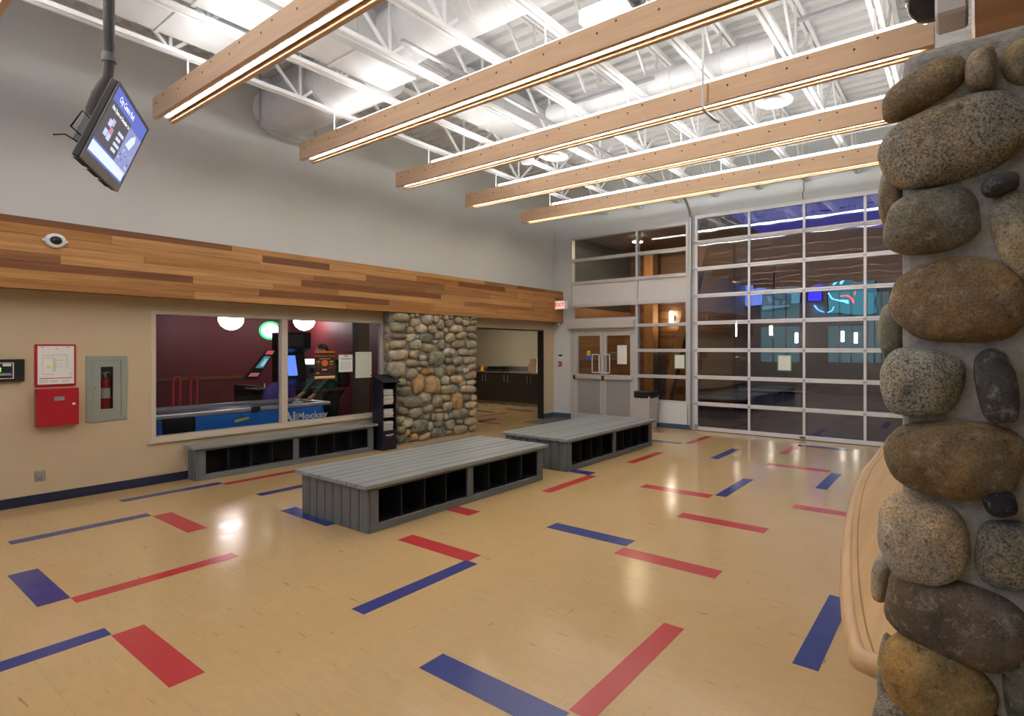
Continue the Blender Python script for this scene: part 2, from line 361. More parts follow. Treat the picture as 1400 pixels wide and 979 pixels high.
# ---- window 2: storefront glazing beside and above the entrance doors
w2 = thing('window_2', (SX0, YB, 0), 'aluminium storefront glazing grid above and beside the entrance doors', 'window', kind='structure')
y0, y1 = YB - .005, YB + .11
mw = .055
HZ = [3.82, 3.27, 2.72]
box('frame_bar', SX0, SX1, y0, y1, SZ1 - mw, SZ1, m_alu, w2)
for x in (SX0, SXM - mw / 2, SX1 - mw):
    box('frame_bar', x, x + mw, y0, y1, .53 if x > SX0 + .1 else 0, SZ1 - mw, m_alu, w2)
box('frame_bar', SXM - mw / 2, SXM + mw / 2, y0 - .06, y1, 0, .53, m_alu, w2)
bays = ((SX0 + mw, SXM - mw / 2), (SXM + mw / 2, SX1 - mw))
for bi, (xa, xb) in enumerate(bays):
    hz = HZ + ([2.38] if bi == 0 else [2.22, 1.66, 1.09])
    for z in hz: box('mullion', xa, xb, y0, y1, z - .035, z + .035, m_alu, w2)
    if bi: box('mullion', xa, xb, y0, y1, .53, .575, m_alu, w2)
    edges = [SZ1 - mw] + hz + ([.54] if bi else [])
    for i in range(len(edges) - 1):
        top = edges[i] - (.035 if i else 0); bot = edges[i + 1] + .035
        if i == 2: box('spandrel_panel', xa, xb, YB + .03, YB + .05, bot, top, mat('white_spandrel', (.66, .63, .60), .5, var=.02), w2)
        else: box('pane', xa, xb, YB + .045, YB + .053, bot, top, m_glass, w2)
# ---- door 1: pair of glazed aluminium doors
d1 = thing('door_1', ((SX0 + SXM) / 2, YB, 0), 'pair of grey aluminium entrance doors with glass upper halves', 'door', kind='structure')
box('header_box', SX0 - .02, SXM - mw / 2, YB - .11, YB + .06, 2.17, 2.345, m_alu, d1, bevel=.006)
box('head_bar', SX0 + mw, SXM - mw / 2, y0, y1, 2.11, 2.17, m_alu, d1)
box('jamb', SX0 + mw, -8.05, y0, y1, 0, 2.11, m_alu, d1); box('jamb', -6.36, SXM - mw / 2, y0, y1, 0, 2.11, m_alu, d1)
DXs = ((-8.05, -7.21), (-7.20, -6.36)); m_kick = mat('grey_door_panel', (.40, .39, .375), .42, .3, var=.02)
for i, (xa, xb) in enumerate(DXs):
    lf = thing('leaf', ((xa + xb) / 2, YB, 0), None, None); lf.parent = d1; lf.location = Vector(lf.location) - ORG[d1]
    st = .09; ya, yb = YB + .01, YB + .055
    for a in ((xa, xa + st, .01, 2.10), (xb - st, xb, .01, 2.10)): box('stile', a[0], a[1], ya, yb, a[2], a[3], m_alu, lf)
    for z0_, z1_ in ((2.0, 2.10), (.96, 1.09), (.01, .15)): box('rail', xa + st, xb - st, ya, yb, z0_, z1_, m_alu, lf)
    box('pane', xa + st, xb - st, ya + .02, ya + .027, 1.09, 2.0, m_glass, lf)
    box('kick_panel', xa + st, xb - st, ya + .012, ya + .03, .15, .96, m_kick, lf)
    MB().box(xa + .02, xb - .02, ya - .06, ya - .02, .985, 1.05).box(xa + .02, xa + .07, ya - .02, ya, .98, 1.055).box(xb - .07, xb - .02, ya - .02, ya, .98, 1.055).build('push_bar', m_alu, lf, bevel=.004)
    box('bar_end', xa + .0, xa + .055, ya - .065, ya - .018, .97, 1.065, m_black, lf)
    hx = xb - .045 if i == 0 else xa + .045; s = -1 if i == 0 else 1
    MB().tube([(hx, ya, 1.14), (hx, ya - .09, 1.15), (hx - s * -.0, ya - .09, 1.2)], .012, 8).build('handle_mount', m_alu_w, lf, True)
    hb = hx - .2 if i == 0 else hx + .2
    MB().tube([(hx, ya - .09, 1.16), (hx, ya - .09, 1.54), (hx + (.02 if i else -.02), ya - .09, 1.56), (hb, ya - .09, 1.56), (hb, ya - .09, 1.54), (hb, ya - .09, 1.16), (hb, ya - .09, 1.14), (hx, ya - .09, 1.14), (hx, ya - .09, 1.17)], .013, 8).build('pull_handle', m_alu_w, lf, True)

# ---- door 2: big sectional glass door
d2 = thing('door_2', ((GX0 + GX1) / 2, YB, 0), 'large sectional glass overhead door with white aluminium rails', 'door', kind='structure')
RZ = [.0, .56, 1.11, 1.67, 2.23, 2.79, 3.35, 3.90, 4.46]; SXs = [GX0 + .0, -3.64, -2.57, -1.51, -.45, GX1 - .05]
ya, yb = YB - .055, YB - .005
m_gar = glass('overhead_door_glazing', (.82, .82, .84), 2.05, .10, 1.6)
for i, z in enumerate(RZ):
    a, b_ = (z + .012, z + .085) if i == 0 else ((z - .07, z) if i == 8 else (z - .038, z + .038))
    if 0 < i < 8:
        box('rail', GX0, GX1, ya, yb, a, z - .002, m_alu_w, d2); box('rail', GX0, GX1, ya, yb, z + .002, b_, m_alu_w, d2)
    else: box('rail', GX0, GX1, ya, yb, a, b_, m_alu_w, d2)
box('bottom_seal', GX0, GX1, ya + .01, yb, 0, .012, m_blackm, d2)
for r in range(8):
    za = RZ[r] + (.085 if r == 0 else .038); zb = RZ[r + 1] - (.07 if r == 7 else .038)
    for c in range(6):
        x = SXs[c]; wdt = .06 if c in (0, 5) else .045
        box('stile', x, x + wdt, ya + .004, yb, za, zb, m_alu_w, d2)
    for c in range(5):
        box('pane', SXs[c] + (.06 if c == 0 else .045), SXs[c + 1], ya + .022, ya + .03, za, zb, m_gar, d2)
hm = None
for i in range(1, 8):
    for x in [GX0 + .03] + [s + .022 for s in SXs[1:5]]:
        box('hinge', x - .03, x + .03, ya - .012, ya - .001, RZ[i] - .03, RZ[i] + .022, m_steel, d2, bevel=.004)
    MB().tube([(GX0 - .07, ya - .03, RZ[i]), (GX0 + .03, ya - .02, RZ[i])], .01, 6).build('roller', m_steel, d2, True)
for x in (GX0 - .07, GX1 + .07):
    path = [(x, ya - .03, .02), (x, ya - .03, 4.3)] + [(x, ya - .03 - .5 + .5 * math.cos(t), 4.3 + .5 * math.sin(t)) for t in [R(a) for a in (15, 30, 45, 60, 75)]] + [(x, ya - .53, 4.8), (x, 3.2, 4.83)]
    mb = MB()
    for p, q in zip(path, path[1:]): mb.bar(p, q, .05, .03)
    mb.build('track', m_steel, d2)
box('bottom_bracket', GX0 + .0, GX0 + .08, ya - .01, ya - .001, .03, .13, m_steel, d2)
MB().tube([(-2.55, ya - .03, 4.46), (-2.56, ya - .05, 4.56), (-2.53, ya - .05, 4.64), (-2.55, ya - .03, 4.78)], .008, 6).build('lift_cable', m_dsteel, d2, True)
box('door_lock', -2.62, -2.52, ya - .02, ya - .001, .03, .06, m_dsteel, d2)

# ================================================================== OVERHEAD
m_joist = mat('white_joist_steel', (.78, .78, .77), .42, var=.02)
JX = [-7.1, -6.16, -5.22, -4.33, -3.40, -2.50, -1.60, -.70, .2, 1.1, 2.0, 2.9]
ZC, ZT = 4.80, 5.555
nth = ['nearest the left wall', 'second', 'third', 'fourth', 'fifth', 'sixth', 'seventh', 'eighth', 'ninth', 'tenth', 'eleventh', 'twelfth']
def make_joist(x, label):
    j = thing('roof_joist', (x, 3, ZC), label, 'joist', 'open-web steel roof joists')
    MB().box(x - .055, x - .012, YR + .02, YB - .02, ZC, ZC + .045).box(x + .012, x + .055, YR + .02, YB - .02, ZC, ZC + .045).build('bottom_chord', m_joist, j)
    MB().box(x - .055, x - .012, YR + .02, YB - .02, ZT - .05, ZT).box(x + .012, x + .055, YR + .02, YB - .02, ZT - .05, ZT).build('top_chord', m_joist, j)
    y = YB - .3; k = 0; za, zb = ZC + .022, ZT - .025; base = {}
    while y > YR + .7:
        up = k % 2 == 0
        key = 'd' + str(up)
        a, b = ((x, y, za), (x, y - .62, zb)) if up else ((x, y, zb), (x, y - .62, za))
        if key in base: o = base[key][0].copy(); link(o, j); ORG[o] = ORG[j]; o.location = (0, y - base[key][1], 0)
        else: o = MB().bar(a, b, .03).build('web_bar', m_joist, j); base[key] = (o, y)
        if up:
            if 'v' in base: o = base['v'][0].copy(); link(o, j); ORG[o] = ORG[j]; o.location = (0, y - base['v'][1], 0)
            else: o = MB().bar((x, y, za), (x, y, zb), .026).build('web_post', m_joist, j); base['v'] = (o, y)
        y -= .62; k += 1
    return j
j0 = make_joist(JX[0], 'white open-web roof joist nearest the left wall')
for i in range(1, len(JX)):
    j = copy_tree(j0, None, (JX[i] - JX[0], 0, 0))
    j['label'] = 'white open-web roof joist, %s from the left wall' % nth[i]

# ---- wooden light beams
m_fir = wood('fir_beam_wood', (.76, .51, .32), .42, 'X', .11)
m_tube = emit('fluorescent_tube', (1.0, .985, .965), E_DOWN); m_tubeup = emit('fluorescent_uplight', (.985, .99, 1.0), E_UP)
m_reflect = mat('brass_reflector', (.62, .40, .16), .28, .7, var=.02)
BZ, BH, BX0, BX1, BW = 4.292, .232, -7.81, -.22, .185
BYS = [2.10, 3.61, 5.02, 6.37, 7.77]
BL = ['nearest the camera, beside the hanging screen', 'second from the camera', 'third from the camera, with a free end above the near pillar', 'fourth from the camera', 'nearest the glass door']
def make_beam(y, label):
    b = thing('light_beam', ((BX0 + BX1) / 2, y, BZ), label, 'light fixture', 'hanging wooden light beams')
    t = .042
    box('side_board', BX0, BX1, y, y + t, BZ, BZ + BH, m_fir, b, bevel=.003)
    box('side_board', BX0, BX1, y + BW - t, y + BW, BZ, BZ + BH, m_fir, b, bevel=.003)
    box('spacer_board', BX0 + .02, BX1 - .02, y + t, y + BW - t, BZ + .085, BZ + .15, m_fir, b)
    MB().box(BX0 + .06, BX1 - .06, y + .062, y + .112, BZ + .058, BZ + .0849).box(BX0 + .06, BX1 - .06, y + .062, y + .066, BZ + .02, BZ + .058).box(BX0 + .06, BX1 - .06, y + .108, y + .112, BZ + .02, BZ + .058).build('reflector', m_reflect, b)
    box('uplight_tray', BX0 + .7, BX1 - .1, y + .08, y + BW - t - .001, BZ + .151, BZ + BH + .04, m_white, b)
    n = 6; L = (BX1 - BX0 - .2) / n; tb = ub = None
    for i in range(n):
        x0 = BX0 + .1 + i * L
        if tb is None:
            tb = MB().tube([(x0 + .01, y + .087, BZ + .034), (x0 + L - .01, y + .087, BZ + .034)], .013, 8).build('light_tube', m_tube, b, True)
            x0 += .65; L2 = (BX1 - x0 - .1) / n; ub = MB().tube([(x0 + .01, y + .12, BZ + BH + .066), (x0 + L2 - .01, y + .12, BZ + BH + .066)], .022, 8).build('uplight_tube', m_tubeup, b, True)
        else:
            o = tb.copy(); link(o, b); o.location = (i * L, 0, 0)
            o = ub.copy(); link(o, b); o.location = (i * L2, 0, 0)
    bt = None; x = BX0 + .13; k = 0
    while x < BX1 - .1:
        for dx, dz in ((0, .145), (.2, .19)):
            if bt is None: bt = MB().lathe((x, y, BZ + dz), [(.012, -.005), (.012, .0), (.006, .004)], 8, (0, -1, 0)).build('bolt', m_dsteel, b); bx = (x, dz)
            elif x + dx < BX1 - .05: o = bt.copy(); link(o, b); o.location = (x + dx - bx[0], 0, dz - bx[1])
        x += .62; k += 1
    for x in (JX[0], JX[4], JX[7]):
        MB().tube([(x, y + BW / 2, BZ + .1), (x, y + BW / 2, ZC + .03)], .009, 6).build('hanger_rod', m_joist, b)
    return b
b0 = make_beam(BYS[0], 'fir light beam ' + BL[0])
for i in range(1, 5):
    b = copy_tree(b0, None, (0, BYS[i] - BYS[0], 0)); b['label'] = 'fir light beam ' + BL[i]
for k, y in enumerate((.66, -.78, -2.22)):      # the row goes on behind the camera
    b = copy_tree(b0, None, (0, y - BYS[0], 0)); b['label'] = 'fir light beam out of frame, %s behind the camera' % ('first', 'second', 'third')[k]

# ---- ducts
m_duct = mat('white_duct', (.62, .62, .615), .4, var=.025)
def rect_duct(x0, x1, y0, y1, z0, z1, label, taper=None):
    t = thing('rectangular_duct', ((x0 + x1) / 2, (y0 + y1) / 2, z0), label, 'duct')
    box('duct_body', x0, x1, y0, y1, z0, z1, m_duct, t, bevel=.006)
    y = y0 + .6
    while y < y1: MB().box(x0 - .012, x1 + .012, y, y + .03, z0 - .012, z1 + .012).build('flange', m_duct, t); y += 1.2
    return t
rect_duct(-7.02, -6.30, YR + .1, 2.55, 4.93, 5.4, 'white flat-bottomed duct between the two joists nearest the left wall')
rect_duct(-6.08, -5.50, YR + .1, 3.80, 4.87, 5.40, 'white flat-bottomed duct ending above the second wooden beam')
rect_duct(-6.08, -5.55, 4.6, 6.3, 4.95, 5.40, 'white flat-bottomed duct above the third wooden beam')
def round_duct(x0, x1, y, z, r, label, ring=.09):
    t = thing('round_duct', ((x0 + x1) / 2, y, z - r), label, 'duct'); pr = []; x = x0; k = 0
    pr = [(r * .0 + .01, 0), (r, 0)]; L = x1 - x0; n = max(2, int(L / ring))
    for i in range(n):
        h = L * i / n; pr += [(r, h + .004), (r + .004, h + .012), (r + .004, h + .02), (r, h + .028)]
    pr += [(r, L), (.01, L)]
    MB().lathe((x0, y, z), pr, 28, (1, 0, 0)).build('duct_body', m_duct, t, 25)
    return t
rd = round_duct(-8.62, -6.10, 3.72, 5.14, .34, 'white spiral round duct running to the left wall')
MB().bar((-8.35, 3.36, 4.78), (-8.35, 4.08, 4.78), .03).bar((-8.35, 3.36, 4.77), (-8.35, 3.36, 5.6), .02).bar((-8.35, 4.08, 4.77), (-8.35, 4.08, 5.6), .02).build('strap_hanger', m_steel, rd)
round_duct(-5.48, -2.1, 3.58, 5.24, .29, 'large white round duct above the second wooden beam')
round_duct(-5.0, -1.75, 5.6, 5.0, .15, 'white round duct above the third wooden beam', .3)
# ---- round ceiling diffusers
def diffuser(u, v, label, r=.24, z=4.86):
    p = onz(u, v, z); t = thing('ceiling_diffuser', p, label, 'air diffuser', 'round ceiling diffusers')
    MB().lathe(p, [(r, 0), (r * .98, .02), (r * .62, .07), (r * .5, .1), (r * .5, ZD - z)], 24).build('cone', m_white, t, True)
    MB().lathe(p + Vector((0, 0, -.035)), [(r * .62, 0), (r * .62, .012), (r * .3, .05)], 24).build('inner_disc', m_white, t, True)
diffuser(1058, 138, 'round white air diffuser below the third beam, near the pillar'); diffuser(757, 214, 'round white air diffuser between the third and fourth beams, at left')
# ---- dome light
p = onz(720, 224, 4.72); dl = thing('dome_lamp', p, 'small white dome lamp hanging beside the left diffuser', 'lamp')
MB().lathe(p, [(.03, 0), (.09, .01), (.12, .05), (.125, .09)], 18).build('shade', m_white, dl, True); MB().tube([p + Vector((0, 0, .09)), (p.x, p.y, ZT)], .012, 6).build('stem', m_white, dl)
# ---- pipes, struts and conduit up among the joists
def pipe(name, a, b, r, m, label, cat='pipe'):
    o = MB().tube([a, b], r, 8).build(name, m, None, True, origin=a); return tag(o, label, cat)
a = onz(778, 142, 5.0); b = onz(884, 98, 5.0)
o = MB().bar(a, (b.x, a.y, 5.0), .045, .03).build('strut_channel', m_steel, origin=a); tag(o, 'short grey strut channel between the second and third beams', 'strut')
a = onz(1090, 28, 5.0); o = MB().bar((a.x, a.y, 5.0), (1.5, a.y, 5.0), .05, .03).build('strut_channel', m_steel, origin=a); tag(o, 'long grey strut channel at upper right above the third beam', 'strut')
pipe('sprinkler_pipe', (-4.0, 5.0, 5.45), (3.4, 5.0, 5.45), .02, m_dsteel, 'thin dark pipe crossing under the roof deck')
pipe('sprinkler_pipe', (-4.9, 8.9, 5.2), (3.4, 8.9, 5.2), .02, m_joist, 'thin white pipe across the ceiling near the glass door')
p = ony(961, 150, 4.9); q = ony(960, 52, 4.9)
ct = thing('conduit_drop', p, 'white conduit dropping past the third beam to a short angled arm', 'conduit')
MB().tube([(p.x, 4.9, ZC + .6), (p.x, 4.9, p.z)], .014, 8).build('conduit', m_white, ct, True)
MB().tube([(p.x, 4.9, p.z), (p.x + .06, 5.02, p.z - .06), (p.x + .09, 5.1, p.z - .075)], .016, 8).build('arm', m_steel, ct, True)
MB().tube([(p.x + .055, 4.9, p.z + .25), (p.x + .055, 4.9, p.z + .06)], .01, 6).build('aerial', mat('brass', (.45, .3, .1), .4, .7), ct)
# projector-like unit above second beam
p = onz(860, 4, 4.85); pj = thing('ceiling_unit', p, 'white ceiling-hung unit with dark lens above the second beam', 'equipment')
MB().box(p.x - .5, p.x + .1, p.y - .12, p.y + .12, 4.75, 4.9).build('housing', m_white, pj, bevel=.02); MB().lathe((p.x + .12, p.y - .06, 4.82), [(.07, -.05), (.09, 0), (.085, .08), (.05, .09)], 16, (.4, -1, 0)).build('lens', m_black, pj, True)
MB().tube([(p.x - .2, p.y, 4.9), (p.x - .2, p.y, ZT)], .015, 6).build('stem', m_white, pj)

# ---- hanging screen on a bent pole
TL, TRt = Vector((-5.242, 1.23, 3.648)), Vector((-6.159, 1.63, 3.648)); DN = Vector((-.127, -.289, -.949)).normalized(); ER = (TRt - TL).normalized(); NN = ER.cross(-DN).normalized()
TW, THh = 1.0, .625
tv = thing('hanging_screen', TL + ER * .5 + DN * .31, 'flat information screen hung from a bent black pole at upper left', 'screen')
def tvp(a, b, n=0): return TL + ER * a + DN * b + NN * n
def tvbox(name, a0, a1, b0, b1, n0, n1, m, parent=tv, bevel=0):
    return MB().obox(tvp((a0 + a1) / 2, (b0 + b1) / 2, (n0 + n1) / 2), ER * (a1 - a0) / 2, DN * (b1 - b0) / 2, NN * (n1 - n0) / 2).build(name, m, parent, bevel=bevel)
tvbox('casing', 0, TW, 0, THh, -.045, -.004, m_black, bevel=.006)
for a in ((0, TW, 0, .022), (0, TW, THh - .07, THh), (0, .02, .022, THh - .07), (TW - .02, TW, .022, THh - .07)): tvbox('bezel', *a, -.004, .006, mat('bezel_grey', (.10, .10, .105), .25))
sc = tvbox('display', .02, TW - .02, .022, THh - .07, -.004, .0, emit('screen_blue', (.16, .20, .62), .75))
def tvq(name, a0, a1, b0, b1, col, st, n=.001): return tvbox(name, a0, a1, b0, b1, 0, n, emit('screen_%s' % name, col, st), sc)
tvq('dark_panel', .02, .60, .125, .44, (.14, .13, .14), .7); tvq('photo_area', .60, .98, .145, .47, (.30, .33, .58), .8); tvq('caption_strip', .05, .95, .455, .535, (.62, .68, 1.0), 1.0)
m_tx = emit('screen_text', (.86, .88, 1.0), 1.15); MT = lambda a, b: frame4(tvp(a, b, .0018), ER, -DN)
text('screen_title', 'City Centre Park', .062, MT(.37, .075), m_tx, sc, .0003); text('screen_heading', 'Rink Opens on December 1st', .04, MT(.34, .165), m_tx, sc, .0003)
for i in range(4): tvq('text_line', .42, .57 - .03 * (i % 2), .25 + i * .045, .275 + i * .045, (.6, .62, .85), .9, .0015)
MB().prism([tvp(.66, .28, .0015), tvp(.72, .2, .0015), tvp(.80, .155, .0015), tvp(.85, .2, .0015), tvp(.80, .29, .0015)], NN * .0005).build('photo_shape', emit('screen_photo', (.6, .66, .95), 1.0), sc)
random.seed(4)
for i in range(16):
    a, b = random.uniform(.62, .93), random.uniform(.3, .44); tvbox('photo_patch', a, a + random.uniform(.015, .04), b, b + random.uniform(.01, .03), 0, .0014, emit('screen_patch%d' % (i % 4), [(.7, .72, .95), (.2, .22, .4), (.45, .4, .6), (.35, .45, .9)][i % 4], .8), sc)
for i, (a, b, cidx) in enumerate(((.16, .24, 0), (.21, .22, 2), (.15, .32, 0), (.24, .28, 1), (.24, .33, 0))):
    tvbox('photo_patch', a, a + .08, b, b + .05, 0, .0014, emit('screen_clip%d' % cidx, [(.6, .65, 1.0), (.6, .25, .35), (.5, .5, .7)][cidx], .8), sc)
for i in range(3): tvbox('speaker_slot', .08 + .3 * i, .3 + .3 * i, THh - .001, THh + .002, -.055, -.02, m_blackm)
# bracket and pole
tvbox('bracket', .3, .7, .15, .5, -.08, -.045, m_dsteel); tvbox('bracket_arm', .42, .56, .22, .44, -.2, -.08, m_dsteel); c = tvp(.5, .34, -.2)
ptop = Vector((c.x - .02, c.y - .0, 5.5)); m_pole = mat('dark_bronze_pole', (.016, .012, .013), .5, 0)
pth = [c, c + Vector((0, 0, .16)), c + Vector((.02, -.0, .26)), c + Vector((-.11, .05, .40)), c + Vector((-.13, .06, .5)), c + Vector((-.13, .06, 1.0))]
pth.append(Vector((pth[-1].x, pth[-1].y, 5.5)))
P0 = [onx(u, v, c.x) for u, v in ((124, 175), (125, 150), (132, 130), (146, 108), (148, 95), (149, 80))]
pole_pts = [c] + P0 + [Vector((P0[-1].x, P0[-1].y, ZC - .03))]
box('mount_bar', JX[1] - .05, JX[2] + .05, P0[-1].y - .04, P0[-1].y + .04, ZC - .04, ZC - .001, m_joist, tv)
MB().tube(pole_pts, .034, 12).build('pole', m_pole, tv, True)
MB().lathe(P0[-1] - Vector((0, 0, .03)), [(.042, 0), (.044, .01), (.044, .06), (.042, .07)], 14).build('collar', m_dsteel, tv, True)
MB().tube([tvp(.3, .3, -.08), tvp(.25, .25, -.17), tvp(.3, .38, -.2), tvp(.36, .42, -.12)], .006, 6).tube([tvp(.2, .5, -.07), tvp(.15, .48, -.16), tvp(.12, .52, -.2)], .005, 6).build('cable', m_blackm, tv, True)

# ================================================================== BENCHES
m_bench = wood('bench_grey_wood', (.165, .18, .175), .5, 'Y', .30); m_benchv = wood('bench_grey_wood_upright', (.15, .165, .165), .5, 'Z', .30)
m_benchl = wood('bench_top_wood', (.27, .29, .275), .45, 'Y', .25)
def make_bench(x0, x1, y0, y1, h, label, ntop, cub=8, both=True):
    b = thing('cubby_bench', ((x0 + x1) / 2, (y0 + y1) / 2, 0), label, 'bench')
    o = .05; t = .04; xa, xb = x0 - (o if both else 0), x1 + o; ya, yb = y0 - o, y1 + o; wd_ = (xb - xa) / ntop
    for i in range(ntop): box('top_board', xa + i * wd_ + .008, xa + (i + 1) * wd_ - .008, ya, yb, h - t, h - (.002 if i % 3 else 0), m_benchl, b, bevel=.004)
    n = ntop; we = (x1 - x0) / n
    for (e0, e1) in ((y0, y0 + .025), (y1 - .025, y1)):
        for i in range(n): box('end_board', x0 + i * we + .007, x0 + (i + 1) * we - .007, e0, e1, .0, h - t, m_benchv, b, bevel=.003)
        box('end_backing', x0 + .01, x1 - .01, *((e1, e1 + .015) if e0 == y0 else (e0 - .015, e0)), .005, h - t - .002, m_blackm, b)
    sides = ((x1 - .03, x1),) + (((x0, x0 + .03),) if both else ())
    ym = (y0 + y1) / 2
    for s0, s1 in sides:
        box('bottom_rail', s0, s1, y0 + .025, y1 - .025, 0, .075, m_bench, b, bevel=.003)
        box('top_rail', s0, s1, y0 + .025, y1 - .025, h - t - .03, h - t, m_bench, b)
        for yy in (y0 + .025, ym - .04, y1 - .025 - .07): box('face_post', s0, s1 + .002, yy, yy + .075, .075, h - t - .03, m_benchv, b, bevel=.003)
    box('floor_panel', x0 + .03, x1 - .03, y0 + .04, y1 - .04, .05, .07, m_black, b)
    mid = (x0 + x1) / 2 if both else x0 + .02
    box('back_panel', mid - .01, mid + .01, y0 + .04, y1 - .04, .07, h - t - .002, m_blackm, b)
    for hlf, (c0, c1) in enumerate(((y0 + .1, ym - .04), (ym + .035, y1 - .1))):
        for k in range(1, cub // 2): yy = c0 + (c1 - c0) * k / (cub // 2); box('divider', x0 + .035, x1 - .035, yy - .008, yy + .008, .07, h - t - .005, m_blackm, b)
    return b
make_bench(-5.88, -4.68, 2.74, 5.06, .46, 'grey slatted cubby bench nearest the camera, in the middle of the floor', 8)
make_bench(-5.88, -4.68, 5.53, 7.82, .46, 'grey slatted cubby bench farther back, before the entrance doors', 8)
make_bench(XL + .03, -8.41, 2.68, 5.02, .45, 'narrow grey cubby bench against the wall under the games-room window', 2, both=False)

# ================================================================== LEFT WALL FITTINGS
X = XL
def wallbox(name, ya, yb, za, zb, t, m, parent, off=0, bevel=0): return box(name, X + off, X + off + t, ya, yb, za, zb, m, parent, bevel=bevel)
# outlet
t = thing('wall_outlet', (X, 1.415, .305), 'stainless double outlet low on the beige wall', 'outlet')
wallbox('plate', 1.375, 1.455, .245, .365, .008, m_steel, t, bevel=.003)
for z in (.275, .335):
    s = wallbox('socket', 1.397, 1.433, z - .02, z + .02, .004, mat('outlet_grey', (.32, .31, .3), .5), t, .008)
    for dy in (-.007, .007): wallbox('slot', 1.415 + dy - .002, 1.415 + dy + .002, z - .005, z + .008, .0015, m_blackm, s, .012)
# alarm annunciator panel (cut by the left edge of the frame)
t = thing('alarm_panel', (X, 1.0, 1.47), 'black alarm annunciator panel with green lights at the left edge', 'control panel')
wallbox('case', .72, 1.30, 1.355, 1.592, .05, m_black, t, bevel=.004)
for a in ((.80, 1.225, 1.55, 1.558), (.80, 1.225, 1.385, 1.393), (1.217, 1.225, 1.393, 1.55), (.80, .808, 1.393, 1.55)): wallbox('bezel_line', *a, .003, m_alu_w, t, .05)
wallbox('label_plate', 1.15, 1.207, 1.52, 1.545, .002, m_paper, t, .05); wallbox('label_plate', 1.13, 1.207, 1.43, 1.447, .002, mat('panel_grey', (.3, .3, .3), .5), t, .05); wallbox('label_plate', 1.06, 1.12, 1.405, 1.42, .002, mat('panel_grey', (.3, .3, .3), .5), t, .05)
wallbox('divider_line', .81, 1.215, 1.424, 1.428, .002, m_alu_w, t, .05)
for z in (1.465, 1.481, 1.497): wallbox('green_light', 1.13, 1.138, z, z + .007, .003, emit('led_green', (.25, 1, .15), 3), t, .05)
# red framed evacuation plan
t = thing('framed_plan', (X, 1.53, 1.52), 'red framed evacuation floor plan above the red box', 'sign')
m_redp = mat('red_plastic', (.50, .012, .03), .3, var=.02)
wallbox('frame', 1.375, 1.685, 1.285, 1.755, .022, m_redp, t, bevel=.008); sh = wallbox('sheet', 1.395, 1.667, 1.31, 1.735, .002, m_paper, t, .0225)
m_ink = mat('grey_ink', (.32, .32, .30), .6); m_yel = mat('yellow_marker', (.80, .74, .02), .6); m_redink = mat('red_ink', (.6, .02, .02), .6)
def mark(ya, yb, za, zb, m): wallbox('print', ya, yb, za, zb, .0006, m, sh, .0245)
m_yl2 = mat('pale_yellow_ink', (.70, .68, .45), .6)
for a in ((1.43, 1.51, 1.63, 1.634), (1.43, 1.432, 1.43, 1.634), (1.508, 1.51, 1.45, 1.634), (1.43, 1.51, 1.42, 1.424), (1.51, 1.615, 1.632, 1.635), (1.612, 1.615, 1.5, 1.632), (1.52, 1.60, 1.575, 1.578), (1.53, 1.6, 1.53, 1.532), (1.515, 1.58, 1.50, 1.503)): mark(*a, m_ink)
mark(1.435, 1.505, 1.60, 1.612, m_yl2); mark(1.512, 1.53, 1.45, 1.60, m_yl2); mark(1.46, 1.492, 1.487, 1.512, m_yel); mark(1.63, 1.652, 1.415, 1.43, m_yel); mark(1.405, 1.655, 1.372, 1.38, m_redink)
for y, z in ((1.42, 1.715), (1.61, 1.715), (1.525, 1.70)): mark(y, y + .02, z, z + .008, m_ink)
for y in (1.41, 1.485, 1.57): mark(y, y + .06, 1.345, 1.35, m_ink); mark(y, y + .055, 1.33, 1.333, m_ink)
# red lock box
t = thing('red_lock_box', (X, 1.535, 1.06), 'red steel fire document box with chrome lock', 'box')
wallbox('body', 1.375, 1.69, .85, 1.262, .11, m_red, t, bevel=.004); wallbox('door', 1.378, 1.687, .853, 1.259, .012, m_red, t, .11, .003)
wallbox('nameplate', 1.50, 1.575, 1.13, 1.175, .003, m_steel, t, .122); MB().lathe((X + .122, 1.647, 1.085), [(.014, 0), (.014, .008), (.009, .011)], 12, (1, 0, 0)).build('lock', m_alu_w, t, True)
# extinguisher cabinet
ca = thing('extinguisher_cabinet', (X, 1.935, .85), 'grey-green recessed fire extinguisher cabinet with narrow window', 'cabinet')
m_gg = mat('grey_green_enamel', (.285, .315, .27), .4, var=.02)
cy0, cy1, cz0, cz1 = 1.765, 2.11, .85, 1.615; d = .05
for a in ((cy0, cy1, cz1 - d, cz1), (cy0, cy1, cz0, cz0 + d), (cy0, cy0 + d, cz0 + d, cz1 - d), (cy1 - d, cy1, cz0 + d, cz1 - d)): wallbox('trim_frame', *a, .012, m_gg, ca)
gy0, gy1, gz0, gz1 = 1.885, 1.990, .99, 1.49
dr = wallbox('door', cy0 + d + .002, gy0, cz0 + d + .002, cz1 - d - .002, .012, m_gg, ca, -.006)
for a in ((gy1, cy1 - d - .002, cz0 + d + .002, cz1 - d - .002), (gy0, gy1, cz0 + d + .002, gz0), (gy0, gy1, gz1, cz1 - d - .002)): wallbox('door_rail', *a, .012, m_gg, dr, -.006)
wallbox('pane', gy0, gy1, gz0, gz1, .003, m_glass, dr, -.003); MB().lathe((X + .006, 1.838, 1.24), [(.006, 0), (.006, .01), (.003, .012)], 10, (1, 0, 0)).build('latch', m_dsteel, dr)
m_ci = mat('cabinet_inside', (.07, .075, .07), .6)
